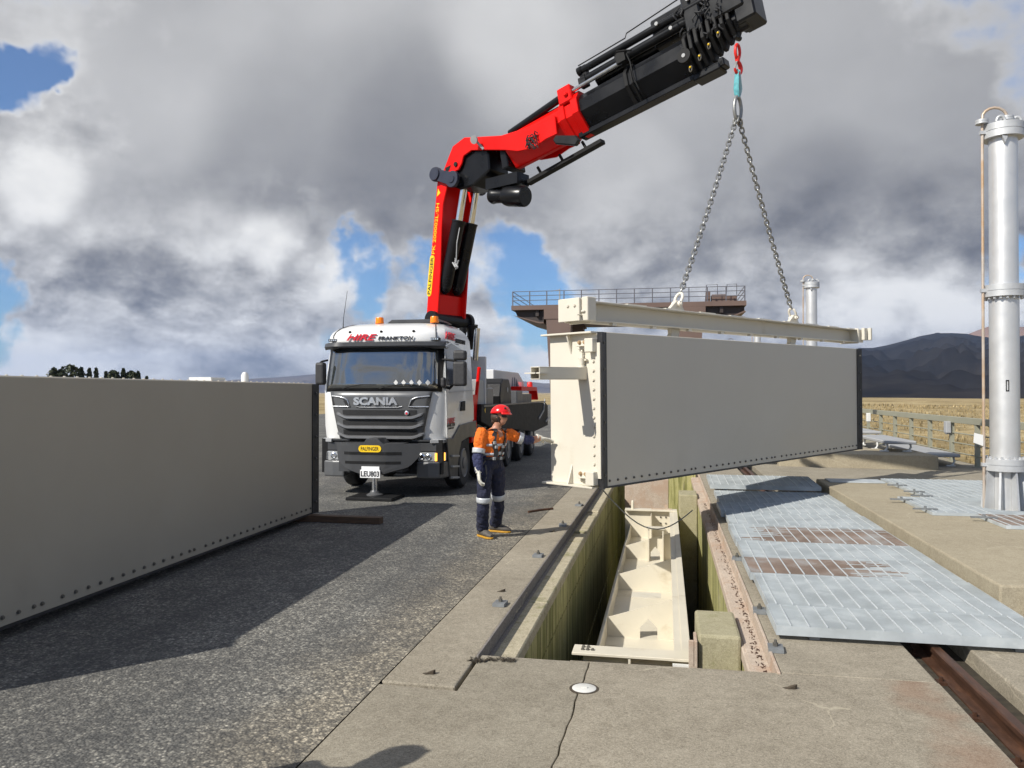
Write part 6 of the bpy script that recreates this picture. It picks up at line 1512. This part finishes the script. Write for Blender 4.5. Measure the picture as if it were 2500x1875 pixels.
b = MB(); b.prism([(GX0 + .15, GZ - .75), (GX0 + .35, GZ - .85), (GX0 + 2.2, GZ - 1.42), (-9.35, GZ - 1.42), (-9.35, GZ - 1.33), (GX0 + 2.25, GZ - 1.33)], lambda x, z: (x, GY0 + .1, z), lambda x, z: (x, GY1, z)); BG('soffit', b)
b = MB(); b.box((-6.95, GY0 + .3, GZ - .94), (.6, GY1, GZ - .86)); BG('soffit', b)
b = MB(); b.prism([(GX1 - .12, GZ - .72), (GX1 - .3, GZ - .80), (GX1 - 1.8, GZ - 1.42), (GX1 - 1.6, GZ - 1.42), (GX1 - .02, GZ - .8)], lambda x, z: (x, GY0 + .1, z), lambda x, z: (x, GY1, z)); BG('soffit', b)
for x in (-8.15, 1.8):
    for y in (GY0, GY1 - 1.2):
        b = MB(); b.box((x - 1.15, y - .05, GZ - 1.1), (x + 1.15, y + 1.25, GZ - .36)); lg = BG('leg_head', b)
        b = MB(); b.prism([(x - .98, GZ - 1.1), (x + .98, GZ - 1.1), (x + .55, .0), (x - .55, .0)], lambda a, z: (a, y, z), lambda a, z: (a, y + 1.1, z)); BG('leg', b)
for x in (-10, -5.5, -2.5, .2, 4):
    b = MB(); b.box((x, GY0 + .2, GZ - .84), (x + .25, GY1 - .3, GZ - .36)); BG('cross_beam', b, 'brown_shade')
pm_ = MB(); pm_.box((-.04, -.04, 0), (.04, .04, 1.12)); pme = pm_.mesh('railing_post', 'handrail')
xs = [GX0 + .1 + (GX1 - GX0 - .2) * k / 13 for k in range(14)]
for x in xs:
    inst(pme, 'railing_post', gt, Matrix.Translation((x, GY0 + .1, GZ)))
    inst(pme, 'railing_post', gt, Matrix.Translation((x, GY1 - .1, GZ)))
for z in (.4, .76, 1.1):
    for y in (GY0 + .1, GY1 - .1):
        b = MB(); b.cone((GX0 + .1, y, GZ + z), (GX1 - .1, y, GZ + z), .028, n=6); BG('railing_bar', b, 'handrail')
    for x in (GX0 + .1, GX1 - .1):
        b = MB(); b.cone((x, GY0 + .1, GZ + z), (x, GY1 - .1, GZ + z), .028, n=6); BG('railing_bar', b, 'handrail')
for (x0, x1, z0, z1) in ((3.05, 3.35, 0, .85), (3.45, 4.5, 0, .62), (4.55, 5.3, 0, .52)):
    b = MB(); b.box((x0, GY0 + .9, GZ + z0), (x1, GY0 + 2.2, GZ + z1)); BG('winch_housing', b, 'brown', bevel=.03)
for (xa, xb) in ((2.95, 3.85), (4.45, 5.25)):
    b = MB(); b.tube([(xa, GY0 + .5, GZ), (xa + .1, GY0 + .5, GZ + 1.3), (xb, GY0 + .5, GZ + 1.32), (xb, GY0 + .5, GZ + .5)], .03, 6); BG('ladder_hoop', b, 'handrail')
b = MB(); b.cone((-8.2, GY0 + 1, GZ), (-8.2, GY0 + 1, GZ + 1.35), .05, n=8); b.bar((-8.2, GY0 + 1, GZ + 1.3), (-8.9, GY0 + 1, GZ + 1.18), .06, .04); BG('mast', b, 'lgrey')
# ------------------------------------------------------------------ trees beyond the road
def tree(px, topy, wpx, kind, label):
    d = 150.0; r = ray(px, 957); s = d / math.hypot(r.x, r.y); bx, by_ = r.x * s, r.y * s
    h = CAMH + (957 - topy) / F * d + 1.35 - .1; hw = wpx / F * d * 1.05
    g = root('tree', label, 'tree', (bx, by_, -1.4), group='trees beyond the road')
    b = MB(); b.tube([(bx, by_, -1.4), (bx + .1, by_, h * .4 - 1.4), (bx, by_, h * .85 - 1.4)], [.22, .15, .05], 7)
    for k in range(6):
        a = random.random() * 6.28; z = h * (.3 + .5 * random.random()) - 1.4; b.cone((bx, by_, z), (bx + hw * .7 * math.cos(a), by_ + hw * .7 * math.sin(a), z + hw * .5), .06, .02, 5)
    b.build('trunk', 'bark', g)
    b = MB(); lf = 0
    for i in range(1500):
        t = random.random()
        if kind == 'cone': z = h * (.15 + .85 * t); rr = hw * (1 - t) ** .8 * random.random() ** .45 * (1 + .25 * math.sin(t * 30))
        else:
            z = h * (.22 + .78 * t); rr = hw * math.sqrt(max(0, 1 - ((t - .45) / .55) ** 2)) * random.random() ** .4
        a = random.random() * 6.28
        rr *= .85 + .5 * mnoise.noise(Vector((math.cos(a) * 2 + px, math.sin(a) * 2, z * .8)))
        c = Vector((bx + rr * math.cos(a), by_ + rr * math.sin(a), z - 1.4)); q = .13 + .22 * random.random()
        u_ = Vector((random.gauss(0, 1), random.gauss(0, 1), random.gauss(0, 1))).normalized() * q; v_ = Vector((random.gauss(0, 1), random.gauss(0, 1), random.gauss(0, 1))).normalized() * q
        b.cur = random.randrange(2); b.add([c - u_, c + v_, c + u_, c - v_ * .6], [(0, 1, 2, 3)])
    b.build('crown', ['leaf', 'leaf2'], g)
def c7(x, y): return x / 2.765, 760 + y / 2.765
tl = [(365, 402, 46, 'r', 'dark rounded tree at one end of the row, lower than its neighbour'), (405, 412, 40, 'r', 'low bushy tree filling the gap beside the big round one'), (480, 383, 92, 'r', 'biggest rounded dark tree of the row'), (550, 397, 42, 'cone', 'slim pointed conifer next to the biggest round tree'),
      (602, 402, 50, 'cone', 'pointed conifer of middle height between two slimmer ones'), (648, 399, 40, 'cone', 'slim conifer with a thin leading tip'), (715, 420, 34, 'cone', 'small conifer standing alone in the dip of the row'), (765, 412, 56, 'r', 'round tree beginning the second clump of the row'),
      (832, 399, 60, 'cone', 'tallest conifer of the second clump'), (885, 414, 50, 'r', 'bushy tree leaning on the tallest conifer of the second clump'), (932, 416, 50, 'cone', 'conifer at the other end of the second clump'), (990, 446, 26, 'cone', 'tiny lone conifer past the end of the row')]
for x, y, w_, k_, lb_ in tl:
    q = c7(x, y); tree(q[0], q[1], w_ / 2.765, k_, lb_)
# small debris and stains
rng = random.Random(11)
for (u, v, lb_) in ((-1.57, 10.83, 'dark dead leaf on the concrete strip beside a fixing plate'), (-1.59, 7.5, 'dark leaf on the concrete strip near the pit'), (-1.62, 5.22, 'dark hole-like leaf beside the groove in the slab'), (.80, 5.42, 'brown leaf lying alone on the wide slab')):
    b = MB(); n_ = 9; w_ = .023; b.prism([(w_ * (1 + .4 * rng.random()) * math.cos(2 * math.pi * k / n_) * 1.5, w_ * (.6 + .5 * rng.random()) * math.sin(2 * math.pi * k / n_)) for k in range(n_)], lambda x, y: (u + x, v + y, .002), lambda x, y: (u + x, v + y, .012 + .01 * x / w_)); o = b.build('dead_leaf', 'stain'); tag(o, lb_, 'leaf', 'dead leaves on the concrete')
b = MB()
pts = [gnd(1100 + 830 / 4.367, 960 + 1275 / 4.367), gnd(1100 + 950 / 4.367, 960 + 1255 / 4.367), gnd(1100 + 1090 / 4.367, 960 + 1240 / 4.367)]
b.tube([p + Vector((0, 0, .015)) for p in pts], .02, 6); o = b.build('dark_strip', 'rail'); tag(o, 'thin dark strip lying across the edge of the road', 'strip')  # thin dark strip laid over the road edge
# dirt and weeds in the rusty ledge and round the slab corner
b = MB()
for k in range(420):
    v = PV0 + .1 + rng.random() ** 1.3 * 9; u = UR2 - .05 - abs(rng.gauss(0, .03)) ; z = -.09; q = .008 + .02 * rng.random(); a = rng.random() * 6.28
    b.add([(u, v, z), (u + q * math.cos(a), v + q * math.sin(a) * 2, z + .003 + .008 * rng.random()), (u + q * .4, v + q, z + .005)], [(0, 1, 2)])
o = b.build('dry_weeds', 'rail'); tag(o, 'dry rust coloured weeds and dirt along the pit ledge', 'weeds', kind='stuff')
b = MB()
for k in range(260):
    u = -1.42 + rng.random() * .34; v = 5.60 + rng.gauss(0, .025) - (.05 if u < -1.3 else 0); q = .01 + .02 * rng.random(); a = rng.random() * 6.28
    b.add([(u, v, .001), (u + q * math.cos(a), v + q * math.sin(a), .003 + .012 * rng.random()), (u + q * .5, v - q, .006)], [(0, 1, 2)])
o = b.build('dry_weeds', 'stain'); tag(o, 'dark clump of dirt in the broken corner of the slab', 'dirt', kind='stuff')
# ------------------------------------------------------------------ haze: pale even air round the whole place
b = MB(); b.box((-9800, -9800, -12), (9800, 9800, 520))
hz = b.build('haze', 'white'); hz.data.materials.clear()
m = bpy.data.materials.new('haze'); m.use_nodes = True; m.node_tree.nodes.clear(); N_ = NT(m.node_tree)
pv = N_.n('ShaderNodeVolumePrincipled'); pv.inputs['Color'].default_value = (.46, .63, 1.0, 1); pv.inputs['Density'].default_value = 6.0e-5; pv.inputs['Anisotropy'].default_value = .1
mo = N_.n('ShaderNodeOutputMaterial'); N_.put(mo.inputs['Volume'], pv.outputs[0]); hz.data.materials.append(m)
tag(hz, 'thin pale blue haze lying over the far hills', 'haze', kind='stuff')
